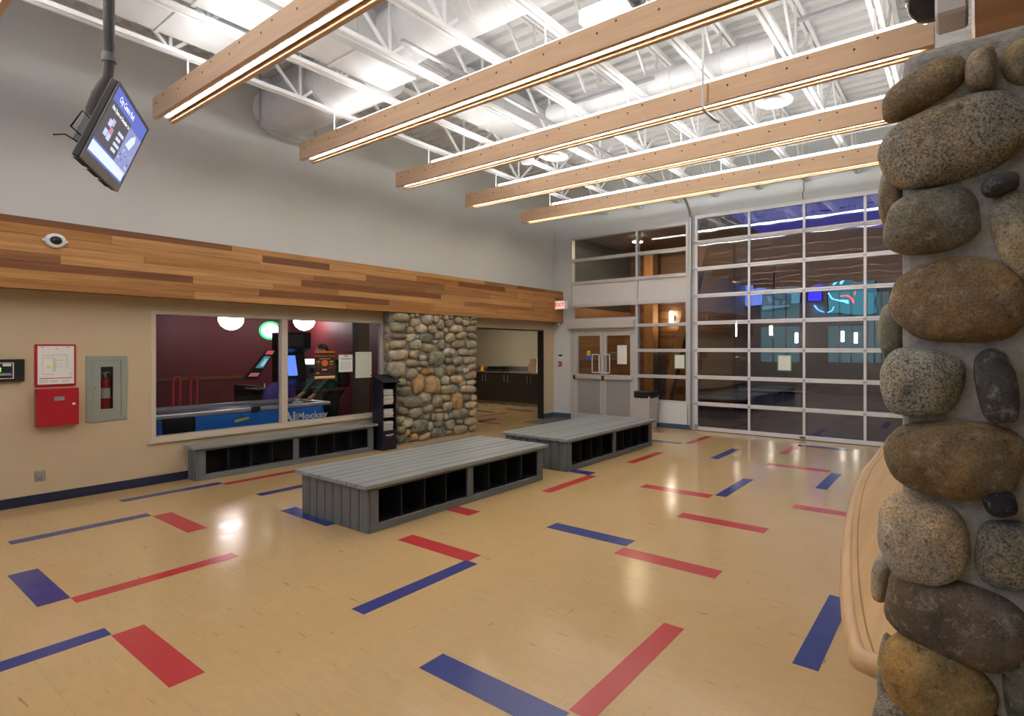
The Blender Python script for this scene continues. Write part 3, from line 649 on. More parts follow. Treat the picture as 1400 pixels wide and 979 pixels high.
for a in ((CY0, CY1, CZ1 - .006, CZ1), (CY0, CY1, CZ0, CZ0 + .006), (CY0, CY0 + .006, CZ0 + .006, CZ1 - .006), (CY1 - .006, CY1, CZ0 + .006, CZ1 - .006)): wallbox('box_side', *a, .125, m_ci, ca, -.132)
wallbox('box_back', CY0, CY1, CZ0, CZ1, .004, m_ci, ca, -.136)
ex = thing('fire_extinguisher', (X - .065, 1.938, .907), 'red fire extinguisher behind the cabinet window', 'fire extinguisher'); cx = X - .065
MB().lathe((cx, 1.938, .907), [(.04, 0), (.045, .01), (.045, .38), (.036, .43), (.015, .45)], 18).build('cylinder', m_red, ex, True)
MB().lathe((cx, 1.938, 1.115), [(.0455, 0), (.0455, .12)], 18).build('label_band', mat('extinguisher_label', (.6, .6, .58), .5, var=.3, vscale=70), ex, True)
MB().lathe((cx, 1.938, 1.36), [(.012, 0), (.014, .03), (.01, .05)], 10).bar((cx, 1.915, 1.41), (cx, 1.975, 1.425), .014, .01).build('valve', m_steel, ex)
MB().tube([(cx, 1.95, 1.395), (cx + .01, 1.985, 1.36), (cx + .012, 1.987, 1.2), (cx + .01, 1.985, 1.13)], .006, 6).build('hose', m_blackm, ex, True)
# dome camera on the wood band
dc = thing('dome_camera', (TX, 1.50, 2.83), 'small white dome security camera on the wood band', 'security camera')
cc = onx(76, 329, TX + .02); 
MB().lathe((TX, cc.y, cc.z), [(.078, .0), (.078, .03), (.07, .042), (.055, .046)], 24, (1, 0, 0)).build('housing', m_white, dc, True)
MB().lathe((TX + .044, cc.y, cc.z), [(.046, 0), (.042, .02), (.03, .036), (.012, .044)], 20, (1, 0, 0)).build('dome', mat('smoked_dome', (.012, .012, .014), .08), dc, True)
for s in (-1, 1): MB().lathe((TX + .001, cc.y + s * .082, cc.z), [(.014, 0), (.014, .012)], 10, (1, 0, 0)).build('mount_ear', m_white, dc)

# ================================================================== POSTERS ON THE GAMES-ROOM WINDOW (stuck on the inside face of the glass)
XP = XL - .066
def poster(ya, yb, za, zb, m, label, name='poster', cat='poster'):
    o = thing(name, (XP, (ya + yb) / 2, za), label, cat); box('sheet', XP - .002, XP, ya, yb, za, zb, m, o); return o
def pr(o, ya, yb, za, zb, m): return box('print', XP, XP + .0008, ya, yb, za, zb, m, o)
po = poster(4.275, 4.585, 1.215, 1.66, mat('poster_brown', (.045, .012, .008), .5), 'orange and black party poster taped inside the games-room window')
m_or = mat('poster_orange', (.75, .16, .02), .5); m_cr = mat('poster_cream', (.75, .68, .5), .5); m_ygr = mat('poster_yellow_green', (.45, .42, .04), .5); m_db = mat('poster_dark_red', (.16, .03, .02), .5)
pr(po, 4.275, 4.585, 1.635, 1.66, m_or); pr(po, 4.275, 4.585, 1.215, 1.235, m_or); pr(po, 4.275, 4.585, 1.235, 1.262, m_cr)
MB().lathe((XP, 4.43, 1.47), [(.052, 0), (.052, .0012)], 20, (1, 0, 0)).build('pumpkin_disc', m_or, po)
MYZ = lambda y, z, x: frame4((x, y, z), (0, 1, 0), (0, 0, 1))
text('poster_title', 'Halloween Party', .047, MYZ(4.43, 1.585, XP + .001), m_or, po)
pr(po, 4.345, 4.515, 1.535, 1.542, m_cr); pr(po, 4.39, 4.46, 1.355, 1.375, m_cr)
for a in ((4.30, 4.36, 1.49, 1.505), (4.31, 4.35, 1.465, 1.475), (4.505, 4.56, 1.48, 1.505), (4.50, 4.555, 1.44, 1.455), (4.30, 4.345, 1.30, 1.325)): pr(po, *a, m_ygr)
for a in ((4.30, 4.37, 1.41, 1.43), (4.48, 4.57, 1.38, 1.41), (4.36, 4.53, 1.285, 1.30)): pr(po, *a, m_db)
po = poster(4.645, 4.872, 1.315, 1.60, m_paper, 'white notice with blue heading in the games-room window', 'notice', 'notice')
pr(po, 4.685, 4.855, 1.525, 1.537, mat('blue_ink', (.05, .12, .35), .6)); pr(po, 4.73, 4.80, 1.57, 1.59, mat('gold_ink', (.45, .3, .08), .6))
for c in (4.68, 4.74, 4.80):
    for r in range(6): pr(po, c, c + .045, 1.365 + r * .022, 1.373 + r * .022, mat('pale_ink', (.5, .5, .49), .6))
po = poster(4.92, 5.20, 1.205, 1.645, mat('back_of_sheet', (.62, .66, .55), .6, var=.02), 'blank pale green sheet in the games-room window, nearest the stone pillar', 'notice', 'notice')
for y in (4.96, 5.155):
    for z in (1.31, 1.59): pr(po, y, y + .015, z, z + .015, mat('tape_grey', (.4, .42, .36), .5))

# ================================================================== FAR STONE PILLAR
m_stone = stone_mat('cobble_stone'); m_mort = mat('mortar', (.34, .30, .235), .85, var=.15, vscale=14, bump=.6, bscale=60)
PX, PY0, PY1, PZ = -8.47, 5.36, 7.13, 2.335
sp = thing('stone_pillar', (-8.6, 6.25, 0), 'cobblestone pillar between the games-room window and the wide opening', 'pillar')
box('mortar', XL + .001, PX, PY0, PY1, 0, PZ, m_mort, sp); box('mortar_foot', XL + .001, PX + .05, PY0 + .01, PY1 - .01, 0, .03, m_mort, sp)
ST = [(135,65,110,60),(205,58,35,40),(240,50,35,25),(307,80,70,75),(365,78,40,55),(395,65,25,30),(432,70,35,35),(468,68,35,25),(517,87,50,48),(567,75,45,28),(620,77,60,25),
(230,105,75,60),(115,135,95,65),(170,122,30,25),(192,155,45,50),(262,145,80,65),(340,150,60,65),(395,115,50,70),(450,110,45,55),(430,160,40,40),(500,145,85,50),(568,105,50,45),(625,105,50,40),(605,148,70,45),
(120,193,105,35),(200,205,65,55),(240,200,25,30),(305,208,95,70),(385,188,65,50),(460,203,65,60),(537,187,70,45),(608,195,65,40),(363,230,35,25),
(118,250,115,50),(232,250,75,70),(312,275,85,55),(408,255,55,60),(517,250,90,55),(605,248,75,55),(455,300,80,55),
(118,318,115,65),(220,315,65,60),(280,338,55,40),(370,345,110,105),(545,300,65,50),(612,300,70,40),(210,375,95,50),(285,378,60,40),(450,360,50,45),(513,360,70,55),(597,355,85,50),
(110,415,110,110),(205,450,75,80),(312,430,85,50),(390,435,65,70),(465,420,55,75),(520,420,45,45),(605,402,70,40),(567,428,40,40),(600,455,75,55),(255,415,30,25),
(245,515,75,140),(338,520,105,120),(428,490,65,65),(505,483,80,55),(540,508,55,40),(602,503,65,35),(135,500,50,55),(185,515,35,35),(450,550,120,60),(580,548,110,55),(155,560,95,55),
(293,605,80,70),(210,632,120,80),(375,628,70,80),(430,605,65,45),(507,630,80,115),(570,605,55,45),(622,605,40,40),(600,652,80,45),(130,622,40,40),(265,655,30,30),(315,678,70,50),(443,665,65,60),
(145,695,80,55),(235,705,95,65),(310,738,40,40),(350,735,35,50),(392,735,50,60),(435,735,35,50),(467,725,30,45),(525,705,100,75),(613,705,55,50),(387,692,60,20),
(130,755,50,55),(173,775,85,65),(255,795,115,95),(330,795,40,60),(388,780,75,45),(460,785,70,65),(525,765,40,35),(597,765,95,50),
(135,820,50,45),(180,835,40,50),(220,870,60,45),(290,865,80,40),(375,835,90,60),(455,838,45,30),(530,820,95,60),(612,805,50,35),(140,880,70,50)]
PAL = [(.36, .31, .21), (.29, .265, .19), (.40, .345, .235), (.235, .22, .165), (.44, .375, .265), (.33, .28, .17), (.21, .205, .165), (.40, .325, .205)]
SPEC = {(245, 515): (.40, .26, .115), (338, 520): (.40, .285, .145), (507, 630): (.42, .27, .11), (312, 430): (.38, .25, .10), (307, 80): (.50, .42, .33), (428, 490): (.46, .41, .33), (600, 652): (.46, .38, .25), (305, 208): (.2, .19, .15), (370, 345): (.27, .25, .17), (262, 145): (.42, .38, .3), (120, 193): (.30, .21, .15), (220, 870): (.42, .28, .12), (180, 835): (.40, .26, .1), (460, 203): (.42, .35, .18), (517, 87): (.38, .31, .16)}
random.seed(5)
for i, (cx, cy, w_, h_) in enumerate(ST):
    u, v = 520 + cx / 4.893, 420 + cy / 4.893; p = onx(u, v, PX + .015)
    pr_ = onx(u + w_ / 9.786, v, PX + .015); pu = onx(u, v - h_ / 9.786, PX + .015)
    hw, hh = abs(pr_.y - p.y) * 1.02, abs(pu.z - p.z) * 1.02
    y = min(max(p.y, PY0 + hw * .62), PY1 + .03 - hw * .8); z = min(max(p.z, hh + .01), PZ - hh)
    a = random.uniform(-.3, .3) if max(hw, hh) < .14 else random.uniform(-.08, .08); ca_, sa = math.cos(a), math.sin(a)
    dep = min(.11, .05 + .35 * min(hw, hh)); c = SPEC.get((cx, cy), random.choice(PAL)); k = random.uniform(.85, 1.15)
    stone(sp, (PX + .012, y, z), ((dep, 0, 0), (0, hw * ca_, hw * sa), (0, -hh * sa, hh * ca_)), i + 1, m_stone, (c[0] * k, c[1] * k, c[2] * k, random.choice([.15, .3, .6, .8])), 2, .72, .16)
z = .1                              # cobbles on the return faces
for fy in (PY0 + .03, PY1):
    z = .02
    while z < PZ - .1:
        hh = random.uniform(.06, .1); c = random.choice(PAL)
        if z + 2 * hh < PZ: stone(sp, (PX - .11, fy, z + hh), ((.1, 0, 0), (0, .055, 0), (0, 0, hh * .95)), z * 31 + fy, m_stone, c + (.4,), 2, .75, .12)
        z += 2 * hh + .012

# ================================================================== NEAR STONE PILLAR
NY = 1.235; m_stone2 = stone_mat('near_cobble_stone', 1.25)
m_mort2 = mat('near_mortar', (.36, .345, .305), .85, var=.22, vscale=55, bump=.9, bscale=150)
nX0 = ony(1232, 500, NY).x; nX1 = .62; NZ = 2.35
npil = thing('stone_pillar', ((nX0 + nX1) / 2, 1.6, 0), 'large cobblestone pillar close to the camera at the right edge', 'pillar')
MB().box(nX0, nX1, NY, NY + .62, 0, NZ).build('mortar', m_mort2, npil, bevel=.03, seg=3)
NS = [(1261, 124, 62, 27, 20, (.215, .165, .095), .55), (1341, 103, 22, 27, 0, (.30, .25, .19), .5), (1401, 86, 33, 30, 25, (.34, .29, .18), .35), (1300, 196, 112, 56, 10, (.30, .265, .205), 1.0),
 (1366, 256, 28, 13, 12, (.075, .08, .085), .3), (1272, 306, 72, 42, 5, (.235, .205, .145), .5), (1394, 322, 36, 62, 15, (.33, .30, .22), .6), (1305, 410, 100, 58, -8, (.235, .165, .09), .45),
 (1224, 456, 22, 38, 0, (.22, .21, .14), .3), (1258, 522, 60, 48, -3, (.33, .31, .24), 1.0), (1361, 528, 29, 52, 8, (.075, .077, .08), .35), (1302, 624, 104, 52, 2, (.23, .155, .075), .4), (1366, 684, 24, 17, 15, (.02, .022, .026), .1),
 (1259, 736, 68, 60, 0, (.44, .37, .27), .7), (1376, 755, 47, 47, 0, (.20, .195, .165), .9), (1306, 842, 110, 56, -8, (.135, .105, .075), .35), (1277, 932, 84, 56, -20, (.36, .24, .09), .3),
 (1235, 995, 44, 40, 0, (.26, .22, .18), .8), (1400, 942, 32, 62, 0, (.15, .155, .115), .4), (1430, 200, 30, 60, 0, (.28, .24, .18), .6), (1345, 1010, 60, 40, 0, (.24, .2, .14), .5), (1214, 935, 14, 60, 0, (.3, .27, .2), .4), (1206, 790, 13, 26, 0, (.30, .25, .18), .4), (1222, 275, 20, 40, 0, (.26, .22, .15), .4)]
for i, (u, v, hw, hh, ang, c, sk) in enumerate(NS):
    yy = NY + .004 if u > 1230 else NY + .10
    p = ony(u, v, yy); a = abs(ony(u + hw, v, yy).x - p.x); b = abs(ony(u, v - hh, yy).z - p.z); t = R(ang); dep = min(.075, .03 + .34 * min(a, b))
    if u <= 1230: dep = .08
    if hw < 30 and u > 1230: p = p + Vector((0, -.022, 0))
    stone(npil, p, ((a * math.cos(t), 0, a * math.sin(t)), (-b * math.sin(t), 0, b * math.cos(t)), (0, dep, 0)), i + 40, m_stone2, (c[0] * 1.22, c[1] * 1.22, c[2] * 1.24, sk), 4, .80, .085)
random.seed(9)
z = .05
while z < .42:                       # below the frame
    x = nX0 - .02
    while x < nX1: s_ = random.uniform(.08, .13); stone(npil, (x + s_, NY - .01, z + .08), ((s_, 0, 0), (0, .05, 0), (0, 0, .085)), x * 9 + z, m_stone2, random.choice(PAL) + (.5,), 3); x += 2 * s_ + .02
    z += .19
z = .42
while z < NZ - .1:                   # right part of the face, just out of frame, and the two side faces
    x = .22
    while x < nX1: s_ = random.uniform(.07, .1); stone(npil, (x + s_, NY - .01, z + .09), ((s_, 0, 0), (0, .05, 0), (0, 0, .09)), x * 7 + z, m_stone2, random.choice(PAL) + (.5,), 3); x += 2 * s_ + .02
    z += .2
z = .06
while z < NZ - .16:
    for fx in (nX0 + .02, nX1):
        y = NY + .3
        while y < NY + .58: s_ = random.uniform(.08, .13); stone(npil, (fx, y, z + .09), ((.04 if fx < 0 else .06, 0, 0), (0, s_, 0), (0, 0, .09)), y * 7 + z, m_stone2, random.choice(PAL) + (.5,), 3); y += 2 * s_ + .02
    z += .2

# ================================================================== COUNTER
m_maple = wood('maple_top', (.60, .36, .13), .3, 'Y', .16); m_nose = wood('maple_nosing', (.64, .40, .20), .3, 'Y', .2)
CZ = 1.0
edge = [onz(u, v, CZ) for u, v in ((1186, 903), (1168, 893), (1158, 876), (1151, 840), (1148, 795), (1149, 760), (1152, 722), (1158, 690), (1166, 664), (1178, 640), (1192, 624))]
edge = [(p.x, p.y) for p in edge]; edge[0] = (edge[0][0] + .04, edge[0][1])
d_ = (edge[-1][0] - edge[-2][0], edge[-1][1] - edge[-2][1]); q = edge[-1]
edge += [(q[0] - .0, q[1] + .5), (q[0] + .12, q[1] + 1.0)]
def smooth(pts, n=4):
    out = []
    for i in range(len(pts) - 1):
        p0, p1, p2, p3 = pts[max(i - 1, 0)], pts[i], pts[i + 1], pts[min(i + 2, len(pts) - 1)]
        for k in range(n):
            t = k / n; out.append(tuple(.5 * ((2 * p1[j]) + (-p0[j] + p2[j]) * t + (2 * p0[j] - 5 * p1[j] + 4 * p2[j] - p3[j]) * t * t + (-p0[j] + 3 * p1[j] - 3 * p2[j] + p3[j]) * t ** 3) for j in (0, 1)))
    return out + [pts[-1]]
es = smooth(edge)
ct = thing('service_counter', (.2, 2.4, 0), 'curved maple service counter with rounded edge behind the near pillar', 'counter')
off = .026
inner = []
for i, (x, y) in enumerate(es):
    a = es[max(i - 1, 0)]; b = es[min(i + 1, len(es) - 1)]; tx, ty = b[0] - a[0], b[1] - a[1]; L = math.hypot(tx, ty); inner.append((x + ty / L * off, y - tx / L * off))
top = [(x, y, CZ - .04) for x, y in inner] + [(1.3, inner[-1][1], CZ - .04), (1.3, NY + .64, CZ - .04), (nX0 - .012, NY + .64, CZ - .04), (nX0 - .012, NY + .02, CZ - .04)]
MB().prism(top, (0, 0, .04)).build('counter_top', m_maple, ct)
MB().tube([(x, y, CZ - .0235) for x, y in inner], .026, 14).build('nosing', m_nose, ct, True)
MB().tube([(x + .03, y, CZ - .0005) for x, y in inner[3:]], .0025, 6).build('joint_line', mat('joint_brown', (.34, .19, .08), .6), ct, True)
body = [(x + .22, y) for x, y in inner[::4] if y > NY + .66] + [(1.3, inner[-1][1]), (1.3, NY + .66)]
MB().prism([(x, y, 0) for x, y in body], (0, 0, CZ - .04)).build('base_panel', mat('counter_base', (.40, .27, .14), .5), ct)

# ================================================================== SMALL THINGS BY THE END WALL
# leaflet rack
rk = thing('paper_rack', (-8.41, 5.2, 0), 'tall black cardboard newspaper rack beside the stone pillar', 'rack')
rx0, rx1, ry0, ry1, rh = -8.56, -8.26, 5.085, 5.325, 1.14
m_card = mat('black_card', (.010, .011, .018), .4)
MB().prism([(rx0, ry0, 0), (rx1, ry0, 0), (rx1, ry0, rh), (rx0, ry0, rh + .10)], (0, .012, 0)).build('side', m_card, rk)
MB().prism([(rx0, ry1 - .012, 0), (rx1, ry1 - .012, 0), (rx1, ry1 - .012, rh), (rx0, ry1 - .012, rh + .10)], (0, .012, 0)).build('side', m_card, rk)
box('back', rx0, rx0 + .01, ry0 + .012, ry1 - .012, 0, rh + .09, m_card, rk)
box('front', rx1 - .01, rx1, ry0 + .012, ry1 - .012, 0, .325, m_card, rk)
for z in (.315, .535, .755): box('shelf', rx0 + .01, rx1 - .012, ry0 + .012, ry1 - .012, z, z + .012, m_card, rk)
MB().prism([(rx0 - .02, ry0 - .02, rh + .108), (rx1 + .06, ry0 - .02, rh - .01), (rx1 + .06, ry1 + .04, rh - .01), (rx0 - .02, ry1 + .04, rh + .108)], (0, 0, .012)).build('lid', m_card, rk)
for k, (y0_, y1_, z, n) in enumerate(((.05, .19, .245, .014), (.08, .16, .228, .003))): box('printed_line', rx1, rx1 + .001, ry0 + y0_, ry0 + y1_, z, z + n, m_paper, rk)
random.seed(3); m_news = mat('newsprint', (.62, .58, .53), .8, var=.1, vscale=30)
for si, (z, n) in enumerate(((.328, 11), (.548, 10), (.768, 18))):
    st = thing('newspaper_stack', (-8.4, 5.2, z), 'stack of newspapers on the %s shelf of the black rack' % ('bottom', 'middle', 'top')[si], 'newspapers', 'newspaper stacks in the rack')
    for k in range(n):
        a, b = random.uniform(-.006, .006), random.uniform(-.015, .006)
        box('newspaper', rx0 + .02, rx1 - .02 + b, ry0 + .02 + a, ry1 - .045 + a, z + k * .0135, z + k * .0135 + .0125, m_news, st)
# exit sign
es_ = thing('exit_sign', (TX + .02, 9.5, 2.72), 'lit white exit sign with red letters at the corner', 'exit sign')
p = onx(767, 417, -8.2); q = .115; sy_ = p.y
box('case', p.x - .19, p.x + .17, sy_ - .02, sy_ + .04, p.z - q, p.z + q * .95, mat('exit_case', (.72, .68, .64), .4), es_, bevel=.008)
box('face', p.x - .15, p.x + .12, sy_ - .028, sy_ - .02, p.z - .085, p.z + .085, emit('exit_face', (1, .80, .72), .62), es_)
text('lettering', 'EXIT', .135, frame4((p.x - .015, sy_ - .030, p.z), (1, 0, 0), (0, 0, 1)), emit('exit_red', (1, .03, .02), .75), es_, .001, bold=.004)
box('bracket', TX - .004, p.x - .1, sy_ + .04, sy_ + .07, p.z - .02, p.z + .02, m_white, es_)
# reader and call point
def on_back(u, v): return ony(u, v, YB)
a = on_back(764, 484); b = on_back(770.5, 491); t = thing('wall_reader', a, 'small white and black thermostat on the grey corner wall', 'thermostat')
box('case', a.x, b.x, YB - .025, YB, b.z, a.z, m_white, t, bevel=.004); box('screen', a.x + .01, b.x - .01, YB - .028, YB - .025, (a.z + b.z) / 2 + .005, a.z - .01, m_black, t)
a = on_back(764, 494.5); b = on_back(768.2, 501); t = thing('call_point', a, 'small red fire call point under the thermostat', 'alarm')
box('case', a.x, b.x, YB - .03, YB, b.z, a.z, m_red, t, bevel=.004); box('plate', a.x + .012, b.x - .012, YB - .033, YB - .03, (a.z + b.z) / 2 - .015, (a.z + b.z) / 2 + .01, m_white, t)
p = ony(764, 443.5, 9.72); t = thing('wall_sensor', p, 'small white sensor under the end of the wood band', 'sensor'); MB().lathe(p, [(.02, -.03), (.03, 0), (.03, .04)], 12).build('body', m_white, t, True); MB().tube([p + Vector((0, 0, .03)), (p.x, 9.72, TZ0)], .012, 6).build('stem', m_white, t)
# door mat
o = box('door_mat', -8.66, -7.2, 8.75, 9.68, .0016, .012, mat('charcoal_mat', (.10, .085, .075), .9, var=.15, vscale=60, bump=.4, bscale=200), origin=(-7.9, 9.2, 0), bevel=.003); tag(o, 'charcoal door mat before the entrance doors', 'mat')
# trash bin
bn = thing('trash_bin', (-5.80, 9.45, 0), 'square pale grey trash bin with black liner below the storefront', 'trash bin')
def frus(cx, cy, a0, a1, z0, z1): return [(cx + sx_ * a, cy + sy_ * a, z) for a, z in ((a0, z0), (a1, z1)) for sx_, sy_ in ((-1, -1), (1, -1), (1, 1), (-1, 1))]
Q6 = [(3, 2, 1, 0), (4, 5, 6, 7), (0, 1, 5, 4), (1, 2, 6, 5), (2, 3, 7, 6), (3, 0, 4, 7)]
MB().add(frus(-5.80, 9.43, .165, .20, 0, .70), Q6).build('body', mat('pale_grey_plastic', (.46, .44, .42), .45, var=.02), bn, bevel=.012, seg=2)
mb = MB(); rings = [(.208, .66), (.218, .69), (.212, .74), (.222, .78), (.205, .80), (.18, .79)]; n = 28
for a, z in rings:
    for k in range(n):
        t_ = 2 * math.pi * k / n; c, s_ = math.cos(t_), math.sin(t_); m_ = max(abs(c), abs(s_)); wv = 1 + .02 * math.sin(k * 5.1 + z * 40)
        mb.v.append((-5.80 + c / m_ ** .85 * a * wv, 9.43 + s_ / m_ ** .85 * a * wv, z + .006 * math.sin(k * 2.3)))
for i in range(len(rings) - 1):
    for k in range(n): mb.f.append((i * n + k, i * n + (k + 1) % n, (i + 1) * n + (k + 1) % n, (i + 1) * n + k))
mb.f.append(tuple(range((len(rings) - 1) * n, len(rings) * n)))
mb.build('liner', mat('black_bin_liner', (.012, .012, .013), .3), bn, True)
# papers on the doors and glazing
def sheet_on(u0, v0, u1, v1, y, m, label, border=None, name='notice'):
    a, b = ony(u0, v0, y), ony(u1, v1, y); o = thing(name, ((a.x + b.x) / 2, y, b.z), label, 'notice'); box('sheet', a.x, b.x, y - .003, y, b.z, a.z, m, o)
    if border:
        w_ = .018
        for q in ((a.x, b.x, a.z - w_, a.z), (a.x, b.x, b.z, b.z + w_), (a.x, a.x + w_, b.z + w_, a.z - w_), (b.x - w_, b.x, b.z + w_, a.z - w_)): box('border', q[0], q[1], y - .005, y - .003, q[2], q[3], border, o)
    return o, a, b
m_grn = mat('green_border', (.12, .45, .2), .5)
sheet_on(844, 472, 857, 498, YB + .028, m_paper, 'tall white sheet on the right entrance door')
sheet_on(922, 484.5, 936.5, 504.5, YB + .044, m_paper, 'green-bordered notice on the storefront pane above the bin', m_grn)
sheet_on(1063, 485, 1082, 507.5, ya + .021, m_paper, 'green-bordered notice on the big sectional door', m_grn)
o, a, b = sheet_on(801.5, 485, 808.5, 491.5, YB + .028, mat('blue_sticker', (.05, .12, .5), .5), 'round yellow and blue sticker on the left entrance door', None, 'door_sticker')
MB().lathe(((a.x + b.x) / 2, YB + .0275, a.z + .04), [(.062, 0), (.062, .003)], 20, (0, -1, 0)).build('disc', mat('yellow_sticker', (.75, .62, .02), .5), o)
box('printed_band', a.x + .015, b.x - .015, YB + .0235, YB + .0245, a.z + .03, a.z + .045, m_black, o)
# security dome and box at the pillar top
p = ony(1302, 18, 1.35); sd = thing('security_dome', p, 'large mirrored security dome on a white box at the top right', 'security camera')
a, b = ony(1279, 36, 1.40), ony(1326, -40, 1.40)
box('box', a.x, b.x - .003, 1.36, 1.45, a.z, 3.0, mat('white_box_enamel', (.60, .56, .55), .3, var=.02), sd, bevel=.006)
box('slot', (a.x + b.x) / 2, (a.x + b.x) / 2 + .012, 1.358, 1.36, a.z + .06, a.z + .064, m_blackm, sd)
c = ony(1272, -2, 1.44)
MB().lathe(c + Vector((0, 0, .01)), [(.01, -.062), (.03, -.055), (.048, -.035), (.055, -.01), (.057, .03)], 20).build('dome', mat('mirror_dome', (.03, .03, .035), .05, .3), sd, True)
MB().lathe(c + Vector((0, 0, .02)), [(.062, 0), (.066, .005), (.066, .06), (.06, .07)], 20).build('ring', m_white, sd, True)

# ================================================================== KITCHENETTE SEEN THROUGH THE OPENING
KY = 11.13
structure(MB().box(-15.6, XLo, 11.74, 11.9, 0, 2.75).box(-15.6, XLo, 7.0, 7.12, 0, 2.75).box(-15.7, -15.6, 7.0, 11.9, 0, 2.75).box(XLo, XLo + .1, YB + .17, 11.9, 0, 2.75).build('wall_kitchen', mat('kitchen_cream_paint', (.46, .42, .33), .6, var=.02, vscale=2)), 'cream walls of the kitchenette behind the wide opening', 'wall')
structure(box('ceiling_kitchen', -15.7, XLo, 7.0, 11.9, 2.75, 2.85, m_white), 'white ceiling of the kitchenette', 'ceiling')
m_esp = wood('espresso_laminate', (.030, .022, .020), .4, 'Z', .25); KX = [-14.14, -13.2, -12.25, -11.3, -10.36, -9.42]
KL = ['far left', 'second from the left', 'behind the red jars', 'centre', 'right']
for i in range(5):
    xa, xb = KX[i], KX[i + 1]
    u_ = thing('base_cabinet', ((xa + xb) / 2, KY + .3, 0), ['espresso base cabinet farthest left in the kitchenette', 'espresso base cabinet second from the left in the kitchenette', 'espresso base cabinet in the middle of the kitchenette run', 'espresso base cabinet second from the right in the kitchenette', 'espresso base cabinet farthest right in the kitchenette'][i], 'cabinet', 'kitchenette base cabinets')
    box('body', xa + .002, xb - .002, KY + .022, 11.735, .09, .955, m_esp, u_); box('toe_kick', xa + .002, xb - .002, KY + .07, 11.735, 0, .09, mat('toe_kick_grey', (.30, .29, .27), .5), u_)
    xm = (xa + xb) / 2
    for s, (a, b) in enumerate(((xa + .003, xm - .002), (xm + .002, xb - .003))):
        dr = box('door', a, b, KY, KY + .02, .095, .95, m_esp, u_); hx = xm - .07 if s == 0 else xm + .07
        MB().tube([(hx, KY - .001, .70), (hx, KY - .03, .70), (hx, KY - .03, .90), (hx, KY - .001, .90)], .009, 6).build('handle', m_dsteel if 0 else m_steel, dr)
wt = thing('worktop', (-12, KY + .3, .955), 'stainless steel worktop with low splashback', 'worktop')
m_ss = mat('stainless', (.55, .54, .52), .28, .9, var=.03)
box('top', KX[0], KX[-1], KY - .03, 11.735, .957, .992, m_ss, wt, bevel=.004); box('splashback', KX[0], KX[-1], 11.70, 11.735, .992, 1.14, m_ss, wt)
def kt(u): return ony(u, 500, 11.35).x
t = thing('griddle', (kt(680), 11.4, .992), 'low black griddle on the steel worktop', 'griddle')
gx = kt(680); MB().box(gx - .33, gx + .33, 11.18, 11.55, .992, 1.07).build('body', m_black, t, bevel=.015); MB().box(gx - .3, gx + .3, 11.2, 11.53, 1.08, 1.14).build('lid', m_black, t, bevel=.03); MB().tube([(gx - .15, 11.19, 1.15), (gx - .15, 11.15, 1.16), (gx + .15, 11.15, 1.16), (gx + .15, 11.19, 1.15)], .01, 6).build('handle', m_steel, t)
for u, cr, lb, r_, hh in ((661, (.75, .55, .02), 'yellow squeeze bottle on the steel worktop', .055, .17), (666, (.35, .02, .03), 'dark red jar beside the yellow bottle', .05, .15), (652, (.45, .05, .03), 'red jar next to the stone pillar edge', .05, .12)):
    x = kt(u); o = thing('condiment_jar', (x, 11.3, .992), lb, 'jar', 'condiment jars'); mm = mat('jar_%d' % u, cr, .4)
    MB().lathe((x, 11.3, .992), [(r_, 0), (r_, hh * .75), (r_ * .5, hh * .85)], 14).build('body', mm, o, True); MB().lathe((x, 11.3, .992 + hh * .85), [(r_ * .45, 0), (r_ * .4, hh * .12), (r_ * .15, hh * .2)], 12).build('cap', mm, o, True)
x = kt(730)
for k, (dx, w_, h_) in enumerate(((-.02, .36, .24), (-.0, .24, .16))):
    o = box('cardboard_box', x + dx - w_ / 2, x + dx + w_ / 2, 11.3, 11.6, .9925 + (.24 if k else 0), .992 + (.24 if k else 0) + h_, mat('cardboard', (.32, .21, .13), .8), origin=(x, 11.4, .992), bevel=.004); tag(o, ('large cardboard box at the right end of the steel worktop', 'small cardboard box stacked on the larger one')[k], 'box')
o = MB().lathe((kt(738), 11.28, .992), [(.05, 0), (.05, .42)], 14).build('paper_towel_roll', m_paper, None, True, origin=(kt(738), 11.28, .992)); tag(o, 'upright roll of white paper towel on the steel worktop', 'paper towel')
kl = thing('ceiling_panel_light', (-11.6, 9.9, 2.75), 'flat ceiling light in the kitchenette, above the frame of the opening', 'ceiling light'); box('frame', -12.3, -10.9, 9.55, 10.15, 2.72, 2.749, m_white, kl); box('diffuser', -12.25, -10.95, 9.6, 10.1, 2.715, 2.72, emit('kitchen_panel', (1, .90, .74), 13), kl)

# ================================================================== GAMES ROOM BEHIND THE WINDOW
AX0, AY0, AY1, AZ = -15.6, -1.5, 6.98, 2.75
m_mar = mat('maroon_paint', (.20, .040, .045), .5, var=.03, vscale=2)
structure(MB().box(AX0 - .1, AX0, AY0, AY1, 0, AZ).box(AX0, XLo, AY0 - .1, AY0, 0, AZ).box(AX0, XLo, AY1, AY1 + .02, 0, AZ).build('wall_games', m_mar), 'maroon walls of the games room', 'wall')
structure(box('floor_games', AX0, XLo, AY0, AY1, -.12, -.001, mat('games_carpet', (.045, .025, .03), .9, var=.2, vscale=12)), 'dark carpet of the games room', 'floor')
structure(box('ceiling_games', AX0 - .1, XLo, AY0 - .1, AY1, AZ, AZ + .1, mat('games_ceiling', (.10, .03, .035), .8)), 'dark ceiling of the games room', 'ceiling')
o = box('games_room_column', -10.6, -10.38, 5.88, 6.1, 0, AZ - .001, mat('taupe_paint', (.20, .165, .12), .6), origin=(-10.5, 6, 0)); tag(o, 'taupe square column behind the blank sheet in the games room', 'column')
